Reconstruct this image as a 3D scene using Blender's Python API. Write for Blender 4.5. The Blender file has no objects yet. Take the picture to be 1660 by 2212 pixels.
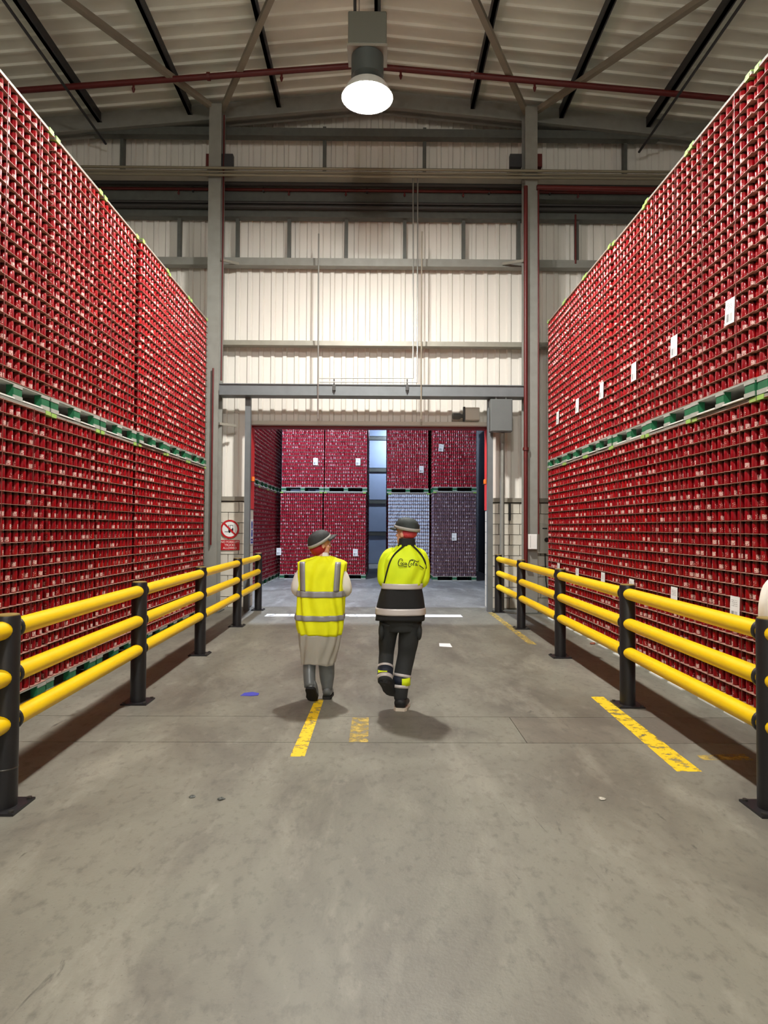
import bpy, bmesh, math, random
import numpy as np
from mathutils import Vector, Matrix
random.seed(7); np.random.seed(7)
R = math.radians
C = bpy.context.scene.collection
SC = bpy.context.scene

# ------------------------------------------------------------------ camera
CAM = Vector((0, 0, 1.72)); F = 1400.0
_yaw, _pit, _rol = math.atan(10 / F), math.atan(33 / F), R(0.3)
FWD = Vector((math.sin(_yaw) * math.cos(_pit), math.cos(_yaw) * math.cos(_pit), math.sin(_pit)))
_r0 = FWD.cross(Vector((0, 0, 1))).normalized(); _u0 = _r0.cross(FWD)
RT = _r0 * math.cos(_rol) + _u0 * math.sin(_rol); UP = _u0 * math.cos(_rol) - _r0 * math.sin(_rol)
cd = bpy.data.cameras.new('camera'); cam = bpy.data.objects.new('camera', cd); C.objects.link(cam)
cd.sensor_fit = 'VERTICAL'; cd.sensor_height = 24.0; cd.lens = F / 2212 * 24.0; cd.clip_end = 200
cam.matrix_world = Matrix(((RT.x, UP.x, -FWD.x, CAM.x), (RT.y, UP.y, -FWD.y, CAM.y), (RT.z, UP.z, -FWD.z, CAM.z), (0, 0, 0, 1)))
SC.camera = cam

def at(px, py, Y):                      # the point at depth Y seen at a pixel of the photograph
    d = FWD + RT * ((px - 830) / F) - UP * ((py - 1106) / F)
    return CAM + d * (Y / d.y)

# ------------------------------------------------------------------ world, exposure
w = bpy.data.worlds.new('world'); SC.world = w; w.use_nodes = True
w.node_tree.nodes['Background'].inputs[0].default_value = (0.5, 0.55, 0.6, 1)
w.node_tree.nodes['Background'].inputs[1].default_value = 0.02
SC.view_settings.view_transform = 'Standard'; SC.view_settings.look = 'None'
SC.view_settings.exposure = -0.12; SC.view_settings.gamma = 1.0; SC.view_settings.use_curve_mapping = False
LAMP_WARM = (1.0, 0.985, 0.935); LAMP_COOL = (0.68, 0.81, 1.0)
LAMP_POWER = 2200.0; FAR_POWER = 2700.0
SC.cycles.max_bounces = 6; SC.cycles.diffuse_bounces = 4; SC.cycles.glossy_bounces = 3; SC.cycles.transmission_bounces = 3; SC.cycles.caustics_reflective = False; SC.cycles.caustics_refractive = False

# ------------------------------------------------------------------ materials
MATS = {}
def lin(c):                             # sRGB 0-255 -> linear
    return tuple(((v / 255 / 12.92) if v / 255 <= .04045 else ((v / 255 + .055) / 1.055) ** 2.4) for v in c) + (1,)

def mat(name, col, rough=.6, metal=0., bump=0., bscale=40., var=0., vscale=4., coat=0., spec=.5, stretch=(1, 1, 1)):
    if name in MATS: return MATS[name]
    m = bpy.data.materials.new(name); m.use_nodes = True; nt = m.node_tree; b = nt.nodes['Principled BSDF']
    c = lin(col); b.inputs['Base Color'].default_value = c
    b.inputs['Roughness'].default_value = rough; b.inputs['Metallic'].default_value = metal
    b.inputs['Specular IOR Level'].default_value = spec; b.inputs['Coat Weight'].default_value = coat
    if var or bump:
        tc = nt.nodes.new('ShaderNodeTexCoord'); mp = nt.nodes.new('ShaderNodeMapping')
        mp.inputs['Scale'].default_value = stretch; nt.links.new(tc.outputs['Object'], mp.inputs[0])
    if var:
        n = nt.nodes.new('ShaderNodeTexNoise'); n.inputs['Scale'].default_value = vscale; n.inputs['Detail'].default_value = 6
        nt.links.new(mp.outputs[0], n.inputs['Vector'])
        r = nt.nodes.new('ShaderNodeValToRGB'); r.color_ramp.elements[0].position = .3; r.color_ramp.elements[1].position = .7
        r.color_ramp.elements[0].color = tuple(x * (1 - var) for x in c[:3]) + (1,)
        r.color_ramp.elements[1].color = tuple(min(1, x * (1 + var * .6)) for x in c[:3]) + (1,)
        nt.links.new(n.outputs['Fac'], r.inputs[0]); nt.links.new(r.outputs[0], b.inputs['Base Color'])
    if bump:
        n2 = nt.nodes.new('ShaderNodeTexNoise'); n2.inputs['Scale'].default_value = bscale; n2.inputs['Detail'].default_value = 5
        nt.links.new(mp.outputs[0], n2.inputs['Vector'])
        bp = nt.nodes.new('ShaderNodeBump'); bp.inputs['Strength'].default_value = bump; bp.inputs['Distance'].default_value = .01
        nt.links.new(n2.outputs['Fac'], bp.inputs['Height']); nt.links.new(bp.outputs[0], b.inputs['Normal'])
    MATS[name] = m; return m

def emis(name, col, strength):
    m = bpy.data.materials.new(name); m.use_nodes = True; nt = m.node_tree; nt.nodes.clear()
    e = nt.nodes.new('ShaderNodeEmission'); e.inputs[0].default_value = col + (1,); e.inputs[1].default_value = strength
    o = nt.nodes.new('ShaderNodeOutputMaterial'); nt.links.new(e.outputs[0], o.inputs[0]); MATS[name] = m; return m

def concrete(name, base, dark, light):
    m = bpy.data.materials.new(name); m.use_nodes = True; nt = m.node_tree; b = nt.nodes['Principled BSDF']; L = nt.links.new
    tc = nt.nodes.new('ShaderNodeTexCoord')
    def noise(scale, detail=6, stretch=(1, 1, 1), dist=0.):
        mp = nt.nodes.new('ShaderNodeMapping'); mp.inputs['Scale'].default_value = stretch; L(tc.outputs['Object'], mp.inputs[0])
        n = nt.nodes.new('ShaderNodeTexNoise'); n.inputs['Scale'].default_value = scale; n.inputs['Detail'].default_value = detail
        n.inputs['Roughness'].default_value = .62; n.inputs['Distortion'].default_value = dist
        L(mp.outputs[0], n.inputs['Vector']); return n.outputs['Fac']
    def ramp(src, p0, p1):
        r = nt.nodes.new('ShaderNodeMapRange'); r.inputs[1].default_value = p0; r.inputs[2].default_value = p1; L(src, r.inputs[0]); return r.outputs[0]
    def mix(f, a, c):
        x = nt.nodes.new('ShaderNodeMix'); x.data_type = 'RGBA'
        L(f, x.inputs['Factor'])
        for s, v in ((6, a), (7, c)):
            if isinstance(v, tuple): x.inputs[s].default_value = v
            else: L(v, x.inputs[s])
        return x.outputs[2]
    c = mix(ramp(noise(.9, 5, (1, .55, 1), .6), .42, .68), lin(base), lin(dark))
    c = mix(ramp(noise(2.3, 7, (1, .3, 1), .3), .52, .8), c, lin(light))
    c = mix(ramp(noise(60, 3), .62, .8), c, lin(dark))
    c = mix(ramp(noise(7, 8, (1, .25, 1), 1.2), .66, .74), c, lin(tuple(v * .8 for v in dark)))
    c = mix(ramp(noise(16, 9, (1, .6, 1), .1), .52, .85), c, lin(tuple(v * .9 for v in dark)))
    c = mix(ramp(noise(5.5, 8, (1, .5, 1), .1), .6, .95), c, lin(tuple(min(255, v * 1.06) for v in light)))
    L(c, b.inputs['Base Color'])
    rr = nt.nodes.new('ShaderNodeMapRange'); rr.inputs[3].default_value = .34; rr.inputs[4].default_value = .62
    L(noise(1.7, 6, (1, .5, 1)), rr.inputs[0]); L(rr.outputs[0], b.inputs['Roughness'])
    bp = nt.nodes.new('ShaderNodeBump'); bp.inputs['Strength'].default_value = .18; bp.inputs['Distance'].default_value = .01
    L(noise(45, 6), bp.inputs['Height']); L(bp.outputs[0], b.inputs['Normal'])
    b.inputs['Specular IOR Level'].default_value = .4
    MATS[name] = m; return m

def worn_paint(name, col, lo=.42, hi=.56, scale=14.):
    m = bpy.data.materials.new(name); m.use_nodes = True; nt = m.node_tree; b = nt.nodes['Principled BSDF']; L = nt.links.new
    b.inputs['Base Color'].default_value = lin(col); b.inputs['Roughness'].default_value = .6
    tc = nt.nodes.new('ShaderNodeTexCoord'); n = nt.nodes.new('ShaderNodeTexNoise'); n.inputs['Scale'].default_value = scale
    n.inputs['Detail'].default_value = 9; n.inputs['Roughness'].default_value = .7; L(tc.outputs['Object'], n.inputs['Vector'])
    r = nt.nodes.new('ShaderNodeMapRange'); r.inputs[1].default_value = lo; r.inputs[2].default_value = hi; L(n.outputs['Fac'], r.inputs[0])
    L(r.outputs[0], b.inputs['Alpha']); MATS[name] = m; return m

def can_mat(name, body, body2, ink, neck):
    """printed drinks can: u runs round the can, v up it; the script lettering is a white band of blots low on one side"""
    m = bpy.data.materials.new(name); m.use_nodes = True; nt = m.node_tree; b = nt.nodes['Principled BSDF']; L = nt.links.new
    uv = nt.nodes.new('ShaderNodeUVMap'); uv.uv_map = 'UVMap'; oi = nt.nodes.new('ShaderNodeObjectInfo')
    sp = nt.nodes.new('ShaderNodeSeparateXYZ'); L(uv.outputs[0], sp.inputs[0])
    def mth(op, a, c=None, cl=False):
        x = nt.nodes.new('ShaderNodeMath'); x.operation = op; x.use_clamp = cl
        for i, v in enumerate((a, c)):
            if v is None: continue
            if isinstance(v, (int, float)): x.inputs[i].default_value = v
            else: L(v, x.inputs[i])
        return x.outputs[0]
    u = mth('ADD', sp.outputs[0], oi.outputs['Random']); fu = mth('FRACT', u); v = sp.outputs[1]
    def band(x, a, c): return mth('MULTIPLY', mth('GREATER_THAN', x, a), mth('LESS_THAN', x, c))
    n = nt.nodes.new('ShaderNodeTexNoise'); n.inputs['Scale'].default_value = 9.; n.inputs['Detail'].default_value = 3
    cb = nt.nodes.new('ShaderNodeCombineXYZ'); L(mth('MULTIPLY', u, 2.2), cb.inputs[0]); L(v, cb.inputs[1]); L(cb.outputs[0], n.inputs['Vector'])
    script = mth('MULTIPLY', mth('MULTIPLY', band(fu, .38, .58), band(v, .08, .46)), mth('GREATER_THAN', n.outputs['Fac'], .42))
    small = mth('MULTIPLY', mth('MULTIPLY', band(fu, .05, .16), band(v, .1, .5)), mth('GREATER_THAN', n.outputs['Fac'], .56))
    inkf = mth('ADD', script, small, True)
    neckf = mth('GREATER_THAN', v, .80)
    def mix(f, a, c):
        x = nt.nodes.new('ShaderNodeMix'); x.data_type = 'RGBA'; L(f, x.inputs['Factor'])
        for s, vv in ((6, a), (7, c)):
            if isinstance(vv, tuple): x.inputs[s].default_value = vv
            else: L(vv, x.inputs[s])
        return x.outputs[2]
    wn = nt.nodes.new('ShaderNodeTexWhiteNoise'); wn.noise_dimensions = '1D'; L(mth('FLOOR', mth('MULTIPLY', u, 1.0)), wn.inputs['W'])
    c = mix(wn.outputs['Value'], lin(body), lin(body2)); c = mix(inkf, c, lin(ink)); c = mix(neckf, c, lin(neck))
    L(c, b.inputs['Base Color']); b.inputs['Roughness'].default_value = .4; b.inputs['Specular IOR Level'].default_value = .15
    L(mth('ADD', mth('MULTIPLY', neckf, .7), .12), b.inputs['Metallic'])
    b.inputs['Coat Weight'].default_value = .45; b.inputs['Coat Roughness'].default_value = .10
    MATS[name] = m; return m

M = lambda n: MATS[n]
concrete('concrete', (131, 128, 116), (98, 93, 85), (158, 154, 141))
concrete('concrete_strip', (122, 116, 105), (99, 94, 86), (142, 137, 124))
concrete('concrete_far', (146, 145, 142), (112, 110, 108), (186, 186, 186))
mat('joint', (42, 39, 35), .9)
mat('clad', (232, 227, 218), .5, var=.03, vscale=3, stretch=(1, 1, .15))
mat('roofsheet', (228, 227, 214), .55, var=.10, vscale=1.2)
mat('far_unlit', (40, 40, 44), .8); mat('fargrey_bluelit', (150, 165, 190), .55, var=.06, vscale=2)  # near-black for unlit depth; the far grey has blue hall light in its colour
mat('steel_blue', (108, 112, 114), .5, metal=.1, var=.1, vscale=6); mat('steel', (142, 141, 134), .5, metal=.1, var=.10, vscale=6)
mat('steel_dark', (90, 92, 87), .5, metal=.1, var=.15, vscale=8)
mat('steel_pale', (150, 146, 134), .45, metal=.2, var=.1, vscale=6)
mat('purlin', (52, 52, 54), .6)
mat('brace', (138, 128, 112), .6, var=.1)
mat('pipe_red', (92, 22, 20), .45, var=.12, vscale=10)
mat('pipe_pale', (134, 126, 106), .4, metal=.2)
mat('pipe_black', (50, 47, 45), .5)
mat('conduit', (170, 168, 162), .3, metal=.7)
mat('block', (214, 207, 193), .8, bump=.25, bscale=60, var=.08, vscale=7)
mat('mortar', (160, 153, 142), .95)
mat('ledge', (140, 133, 120), .7, var=.1)
mat('yellow', (255, 208, 0), .38, spec=.4, var=.05, vscale=5)
mat('black_poly', (27, 26, 29), .42, bump=.1, bscale=300)
mat('black_cap', (150, 128, 70), .5)
mat('bolt', (90, 88, 84), .4, metal=.8)
mat('pal_white', (168, 168, 160), .55, var=.12, vscale=14)
mat('pal_base', (226, 226, 220), .5, var=.06, vscale=20); mat('pal_green', (26, 104, 66), .5, var=.2, vscale=9)
mat('pal_lime', (150, 188, 92), .5)
mat('pal_brown', (150, 84, 60), .7)
mat('sheet', (182, 134, 120), .5)
mat('topframe', (136, 133, 124), .5)
mat('strap', (120, 52, 46), .5)
mat('sign_white', (240, 240, 238), .45); mat('sign_red', (190, 20, 28), .45); mat('sign_blue', (30, 66, 160), .45); mat('sign_black', (20, 20, 20), .5)
mat('door_red', (222, 52, 48), .45); mat('door_dark', (120, 20, 26), .5); mat('enamel', (226, 226, 220), .4); mat('cream', (202, 196, 182), .5); mat('orange', (240, 110, 20), .4)
mat('box_grey', (98, 102, 101), .45, var=.06)
mat('hivis', (250, 252, 8), .75, var=.05, vscale=12, bump=.15, bscale=25)
mat('hivis_man', (232, 255, 24), .72, var=.05, vscale=9, bump=.2, bscale=18)
mat('reflect', (150, 148, 152), .4, metal=.1); mat('reflect_pale', (206, 198, 196), .4, metal=.1)
mat('blackcloth', (24, 24, 25), .85, bump=.2, bscale=25); mat('trouser', (40, 42, 43), .85, bump=.25, bscale=20, var=.15, vscale=8)
mat('whitecoat', (236, 230, 222), .7, bump=.3, bscale=16); mat('skin', (224, 164, 140), .5); mat('hair', (60, 40, 30), .7)
mat('capdark', (44, 46, 46), .7, bump=.2, bscale=120); mat('capgreen', (38, 46, 44), .7, bump=.15, bscale=60); mat('capband', (168, 164, 158), .5)
mat('netred', (168, 24, 32), .7, bump=.4, bscale=90); mat('netpink', (214, 70, 82), .7, bump=.4, bscale=90)
mat('wellie', (104, 108, 109), .38, var=.12, vscale=9); mat('sole', (22, 22, 22), .7); mat('shoe', (28, 30, 32), .6); mat('solepale', (214, 202, 186), .6)
mat('navy', (26, 32, 48), .7); mat('eyewhite', (240, 240, 236), .3)
mat('bluescrap', (60, 62, 170), .6)
mat('lampbody', (86, 94, 92), .45, metal=.3); mat('lampgear', (112, 114, 104), .5, metal=.2)
worn_paint('paint_yellow', (246, 204, 30), .39, .49, 11.); worn_paint('paint_yellow_faint', (206, 176, 84), .40, .60, 14.)
worn_paint('paint_white', (240, 242, 246), .40, .47, 5.); worn_paint('paint_white_solid', (245, 246, 250), .2, .3)
can_mat('can_red', (164, 7, 14), (138, 5, 20), (224, 190, 182), (98, 54, 42))  # metal neck: its dark reflection and shade are put into the brown
can_mat('can_far_tinted', (176, 30, 52), (160, 24, 48), (226, 196, 204), (150, 120, 120))  # same red cans with the bluish hall light mixed into the colour
can_mat('can_silver', (206, 214, 232), (196, 206, 228), (120, 128, 150), (210, 214, 222))
can_mat('can_mauve', (118, 92, 106), (104, 84, 98), (200, 190, 200), (150, 130, 140))
emis('lamp_warm', LAMP_WARM, LAMP_POWER); emis('lamp_warm_dim', LAMP_WARM, LAMP_POWER * .58); emis('lamp_cool', LAMP_COOL, FAR_POWER); emis('lamp_cool_dim', LAMP_COOL, FAR_POWER * .4)

# translucent polythene of the visitor coat
m = bpy.data.materials.new('polythene'); m.use_nodes = True; nt = m.node_tree; b = nt.nodes['Principled BSDF']
b.inputs['Base Color'].default_value = lin((214, 208, 196)); b.inputs['Roughness'].default_value = .3; b.inputs['Alpha'].default_value = .42
MATS['polythene'] = m
# paper with print and a bar code (uv)
m = bpy.data.materials.new('paper'); m.use_nodes = True; nt = m.node_tree; b = nt.nodes['Principled BSDF']; L = nt.links.new
uvn = nt.nodes.new('ShaderNodeUVMap'); uvn.uv_map = 'UVMap'; sp = nt.nodes.new('ShaderNodeSeparateXYZ'); L(uvn.outputs[0], sp.inputs[0])
def _m(op, a, c):
    x = nt.nodes.new('ShaderNodeMath'); x.operation = op
    for i, v in enumerate((a, c)):
        if isinstance(v, (int, float)): x.inputs[i].default_value = v
        else: L(v, x.inputs[i])
    return x.outputs[0]
wv = nt.nodes.new('ShaderNodeTexWhiteNoise'); wv.noise_dimensions = '1D'; L(_m('FLOOR', _m('MULTIPLY', sp.outputs[0], 26.), 0), wv.inputs['W'])
bars = _m('MULTIPLY', _m('GREATER_THAN', wv.outputs['Value'], .5), _m('MULTIPLY', _m('GREATER_THAN', sp.outputs[1], .1), _m('LESS_THAN', sp.outputs[1], .42)))
bars = _m('MULTIPLY', bars, _m('MULTIPLY', _m('GREATER_THAN', sp.outputs[0], .12), _m('LESS_THAN', sp.outputs[0], .88)))
tx = nt.nodes.new('ShaderNodeTexNoise'); tx.inputs['Scale'].default_value = 28.; L(uvn.outputs[0], tx.inputs['Vector'])
lines = _m('MULTIPLY', _m('GREATER_THAN', _m('FRACT', _m('MULTIPLY', sp.outputs[1], 14.), 0), .5), _m('GREATER_THAN', tx.outputs['Fac'], .5))
lines = _m('MULTIPLY', lines, _m('MULTIPLY', _m('GREATER_THAN', sp.outputs[1], .58), _m('LESS_THAN', sp.outputs[1], .86)))
lines = _m('MULTIPLY', lines, _m('MULTIPLY', _m('GREATER_THAN', sp.outputs[0], .12), _m('LESS_THAN', sp.outputs[0], .8)))
mx = nt.nodes.new('ShaderNodeMix'); mx.data_type = 'RGBA'; L(_m('MULTIPLY', _m('MAXIMUM', bars, lines), .7), mx.inputs['Factor'])
mx.inputs[6].default_value = lin((244, 243, 242)); mx.inputs[7].default_value = lin((60, 60, 66)); L(mx.outputs[2], b.inputs['Base Color'])
b.inputs['Roughness'].default_value = .55; MATS['paper'] = m

# ------------------------------------------------------------------ mesh helpers
class MB:
    def __init__(s): s.v = []; s.f = []; s.uv = None
    def add(s, vs, fs):
        o = len(s.v); s.v += [tuple(x) for x in vs]; s.f += [tuple(i + o for i in f) for f in fs]; return s
    def box(s, x0, x1, y0, y1, z0, z1):
        vs = [(x, y, z) for z in (z0, z1) for y in (y0, y1) for x in (x0, x1)]
        return s.add(vs, [(0, 2, 3, 1), (4, 5, 7, 6), (0, 1, 5, 4), (2, 6, 7, 3), (0, 4, 6, 2), (1, 3, 7, 5)])
    def cbox(s, c, d): return s.box(c[0] - d[0] / 2, c[0] + d[0] / 2, c[1] - d[1] / 2, c[1] + d[1] / 2, c[2] - d[2] / 2, c[2] + d[2] / 2)
    def bar(s, a, b, w, h, upv=(0, 0, 1)):
        a = Vector(a); b = Vector(b); t = (b - a).normalized(); u = Vector(upv)
        if abs(t.dot(u)) > .98: u = Vector((1, 0, 0))
        r = t.cross(u).normalized(); u = r.cross(t)
        vs = [p + r * (sx * w / 2) + u * (sz * h / 2) for p in (a, b) for sz in (-1, 1) for sx in (-1, 1)]
        return s.add(vs, [(0, 1, 3, 2), (4, 6, 7, 5), (0, 4, 5, 1), (2, 3, 7, 6), (0, 2, 6, 4), (1, 5, 7, 3)])
    def lathe(s, prof, c=(0, 0, 0), n=24, axis='z', cap=True):
        vs = []; fs = []
        for r, h in prof:
            for i in range(n):
                a = 2 * math.pi * i / n; x, y = r * math.cos(a), r * math.sin(a)
                p = (x, y, h) if axis == 'z' else ((h, x, y) if axis == 'x' else (y, h, x))
                vs.append((c[0] + p[0], c[1] + p[1], c[2] + p[2]))
        for k in range(len(prof) - 1):
            for i in range(n):
                j = (i + 1) % n; fs.append((k * n + i, k * n + j, (k + 1) * n + j, (k + 1) * n + i))
        if cap: fs += [tuple(range(n))[::-1], tuple((len(prof) - 1) * n + i for i in range(n))]
        return s.add(vs, fs)
    def tube(s, pts, rad, n=12, smooth=0, cap=True, side=None, sq=1.0):
        P = [Vector(p) for p in pts]; K = len(P)
        rr = [(r, r) if isinstance(r, (int, float)) else r for r in (rad if isinstance(rad, (list, tuple)) and len(rad) == K and not (K == 2 and isinstance(rad[0], (int, float)) and False) else [rad] * K)]
        if smooth:
            Q = []; q = []
            for i in range(K - 1):
                p0, p1, p2, p3 = P[max(i - 1, 0)], P[i], P[i + 1], P[min(i + 2, K - 1)]
                for k in range(smooth):
                    t = k / smooth
                    Q.append(.5 * ((2 * p1) + (p2 - p0) * t + (2 * p0 - 5 * p1 + 4 * p2 - p3) * t * t + (3 * p1 - p0 - 3 * p2 + p3) * t ** 3))
                    st = t * t * (3 - 2 * t); q.append(tuple(rr[i][e] * (1 - st) + rr[i + 1][e] * st for e in (0, 1)))
            Q.append(P[-1]); q.append(rr[-1]); P, rr = Q, q; K = len(P)
        vs = []; fs = []; u = Vector(side) if side else None
        for i, p in enumerate(P):
            t = (P[min(i + 1, K - 1)] - P[max(i - 1, 0)]).normalized()
            if u is None: u = t.orthogonal()
            u = (u - t * u.dot(t)).normalized(); v = t.cross(u)
            for k in range(n):
                a = 2 * math.pi * k / n; ca, sa = math.cos(a), math.sin(a)
                ca = math.copysign(abs(ca) ** sq, ca); sa = math.copysign(abs(sa) ** sq, sa)
                vs.append(p + u * (rr[i][0] * ca) + v * (rr[i][1] * sa))
        for i in range(K - 1):
            for k in range(n):
                j = (k + 1) % n; fs.append((i * n + k, i * n + j, (i + 1) * n + j, (i + 1) * n + k))
        if cap: fs += [tuple(range(n))[::-1], tuple((K - 1) * n + i for i in range(n))]
        return s.add(vs, fs)
    def ell(s, c, r, n=14, m=9, rot=None):
        vs = []; fs = []
        for i in range(m + 1):
            ph = math.pi * i / m - math.pi / 2
            for k in range(n):
                a = 2 * math.pi * k / n
                p = Vector((r[0] * math.cos(ph) * math.cos(a), r[1] * math.cos(ph) * math.sin(a), r[2] * math.sin(ph)))
                if rot: p = rot @ p
                vs.append(p + Vector(c))
        for i in range(m):
            for k in range(n):
                j = (k + 1) % n; fs.append((i * n + k, i * n + j, (i + 1) * n + j, (i + 1) * n + k))
        return s.add(vs, fs)
    def prism(s, poly, y0, y1):         # polygon in x,z pushed along y
        n = len(poly); vs = [(x, y0, z) for x, z in poly] + [(x, y1, z) for x, z in poly]
        return s.add(vs, [tuple(range(n)), tuple(range(2 * n - 1, n - 1, -1))] + [(i, i + n, (i + 1) % n + n, (i + 1) % n) for i in range(n)])
    def xf(s, mtx):
        s.v = [tuple(mtx @ Vector(p)) for p in s.v]; return s
    def mesh(s, name, material, smooth=False):
        me = bpy.data.meshes.new(name); me.from_pydata(s.v, [], s.f); me.materials.append(material)
        bm = bmesh.new(); bm.from_mesh(me); bmesh.ops.recalc_face_normals(bm, faces=bm.faces); bm.to_mesh(me); bm.free()
        if smooth:
            me.polygons.foreach_set('use_smooth', [True] * len(me.polygons))
            if smooth != 'all' and hasattr(me, 'set_sharp_from_angle'): me.set_sharp_from_angle(angle=R(40))
        me.update(); return me
    def build(s, name, material, parent=None, smooth=False, loc=None, bevel=0):
        return put(name, s.mesh(name, material, smooth), parent, loc, bevel)

def put(name, me, parent=None, loc=None, bevel=0, rz=0):
    o = bpy.data.objects.new(name, me); C.objects.link(o)
    if parent: o.parent = parent
    if loc is not None: o.location = loc
    if rz: o.rotation_euler.z = rz
    if bevel:
        md = o.modifiers.new('bevel', 'BEVEL'); md.width = bevel; md.segments = 2; md.limit_method = 'ANGLE'
    return o
def tag(o, label=None, cat=None, group=None, kind=None):
    if label: o['label'] = label
    if cat: o['category'] = cat
    if group: o['group'] = group
    if kind: o['kind'] = kind
    return o
def empty(name, loc=(0, 0, 0), rz=0):
    o = bpy.data.objects.new(name, None); o.empty_display_size = .1; C.objects.link(o); o.location = loc; o.rotation_euler.z = rz; return o
def structure(o, label, cat=None): return tag(o, label, cat, None, 'structure')
def text(name, s, size, material, parent, loc, rot, extrude=.0008, shear=0, align='CENTER', sx=1):
    cu = bpy.data.curves.new(name, 'FONT'); cu.body = s; cu.size = size; cu.align_x = align; cu.align_y = 'CENTER'; cu.extrude = extrude; cu.shear = shear
    cu.materials.append(material); o = bpy.data.objects.new(name, cu); C.objects.link(o); me = bpy.data.meshes.new_from_object(o.evaluated_get(bpy.context.evaluated_depsgraph_get()))
    bpy.data.objects.remove(o); o = put(name, me, parent, loc); o.rotation_euler = rot; return o

# ------------------------------------------------------------------ floor
WY = 13.9                               # front of the dividing wall
XW = 13.0
fl = MB().box(-XW, XW, -9, 32, -.10, -.02).build('floor', M('joint')); structure(fl, 'grey concrete warehouse floor with saw-cut joints')
def slab(y0, y1, mt, x0=-XW, x1=XW): return MB().box(x0, x1, y0, y1, -.02, 0).build('slab', M(mt), fl)
slab(-9, 5.215, 'concrete'); slab(5.225, 5.925, 'concrete', -XW, 1.19); slab(5.225, 5.925, 'concrete_strip', 1.195, XW); slab(5.935, WY + .1, 'concrete'); slab(WY + .11, 32, 'concrete_far')
def marking(name, pts, mt):             # pts: floor polygon
    n = len(pts); return MB().add([(x, y, .0006) for x, y in pts], [tuple(range(n))]).build(name, M(mt), fl)
marking('yellow_marking', [(-.66, 4.9), (-.55, 4.9), (-.545, 6.5), (-.63, 6.5)], 'paint_yellow')
marking('yellow_marking', [(-.235, 5.23), (-.08, 5.23), (-.085, 5.9), (-.235, 5.9)], 'paint_yellow_faint')
marking('yellow_marking', [(2.12, 4.62), (2.30, 4.62), (2.30, 6.65), (2.17, 6.65)], 'paint_yellow')
marking('yellow_marking', [(2.22, 9.6), (2.34, 9.6), (2.34, 13.2), (2.22, 13.2)], 'paint_yellow_faint')
marking('yellow_marking', [(2.42, 4.85), (2.80, 4.85), (2.80, 4.98), (2.42, 4.95)], 'paint_yellow_faint')
marking('white_marking', [(.35, 12.5), (1.62, 12.5), (1.62, 12.85), (.35, 12.85)], 'paint_white_solid')
marking('white_marking', [(-2.2, 12.5), (.33, 12.5), (.33, 12.85), (-2.2, 12.85)], 'paint_white')
marking('white_marking', [(.88, 9.42), (1.06, 9.36), (1.06, 9.66), (.9, 9.68)], 'paint_white_solid')

# ------------------------------------------------------------------ roof of the near hall
NUM = ['first', 'second', 'third', 'fourth', 'fifth', 'sixth', 'seventh', 'eighth', 'ninth', 'tenth', 'eleventh', 'twelfth', 'thirteenth']
RX, RZ, RS = -.10, 10.95, .095          # ridge x, underside height, fall per metre
rz_at = lambda x: RZ - RS * abs(x - RX)
ceil = MB().add([(-XW - .2, -9, rz_at(-XW) + .16), (RX, -9, RZ + .16), (RX, 14.3, RZ + .16), (-XW - .2, 14.3, rz_at(-XW) + .16), (XW + .2, -9, rz_at(XW) + .16), (XW + .2, 14.3, rz_at(XW) + .16)],
                [(0, 1, 2, 3), (1, 4, 5, 2)]).build('ceiling', M('roofsheet')); structure(ceil, 'pale ribbed metal roof lining of the warehouse')
def roof_panel_mesh(sg):
    mb = MB(); prof = []
    for k in range(3):
        y = k * .3333; prof += [(y, 0), (y + .255, 0), (y + .275, -.04), (y + .315, -.04)]
    prof.append((1.0, 0)); L_ = XW + .2
    vs = [(sg * d, y, z - RS * d) for d in (0, L_) for y, z in prof]; n = len(prof)
    mb.add(vs, [(i, i + 1, n + i + 1, n + i) for i in range(n - 1)]); return mb.mesh('roof_panel', M('roofsheet'))
for sg in (-1, 1):
    me = roof_panel_mesh(sg)
    for k in range(23): put('roof_panel', me, ceil, (RX, -8.9 + k, RZ + .1))
for i, x in enumerate((-11.6, -9.7, -7.8, -5.95, -4.05, -2.18, -.1, 1.92, 3.8, 5.65, 7.6, 9.5, 11.4)):
    z = rz_at(x) + .04
    o = MB().box(x - .035, x + .035, -8.9, 13.85, z - .22, z).box(x - .035, x + .06, -8.9, 13.85, z - .22, z - .20).build('roof_purlin', M('purlin')); structure(o, 'dark steel purlin along under the ribbed roof, %s from the left wall' % NUM[i]); o['group'] = 'roof purlins'
for a, b in (((-3.42, 13.25), (-6.75, 7.3)), ((-3.30, 13.25), (-.30, 7.75)), ((3.00, 13.25), (.1, 7.9)), ((3.16, 13.25), (6.85, 7.35))):
    o = MB().bar((a[0], a[1], rz_at(a[0]) - .30), (b[0], b[1], rz_at(b[0]) - .25), .10, .10).build('roof_brace_beam', M('brace')); structure(o, 'pale diagonal roof brace from the %s column head slanting towards the %s' % ('left' if a[0] < 0 else 'right', 'middle' if abs(b[0]) < 1 else 'outside')); o['group'] = 'roof braces'
for x, z in ((-5.85, 9.82), (5.50, 9.75)):
    o = MB().tube([(x, -8, z + .02), (x, 13.6, z)], .025, 8).build('roof_wire', M('purlin'), smooth=True)
    tag(o, 'thin dark conduit along the roof near the %s purlin' % ('left outer' if x < 0 else 'right outer'), 'conduit')

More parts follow.
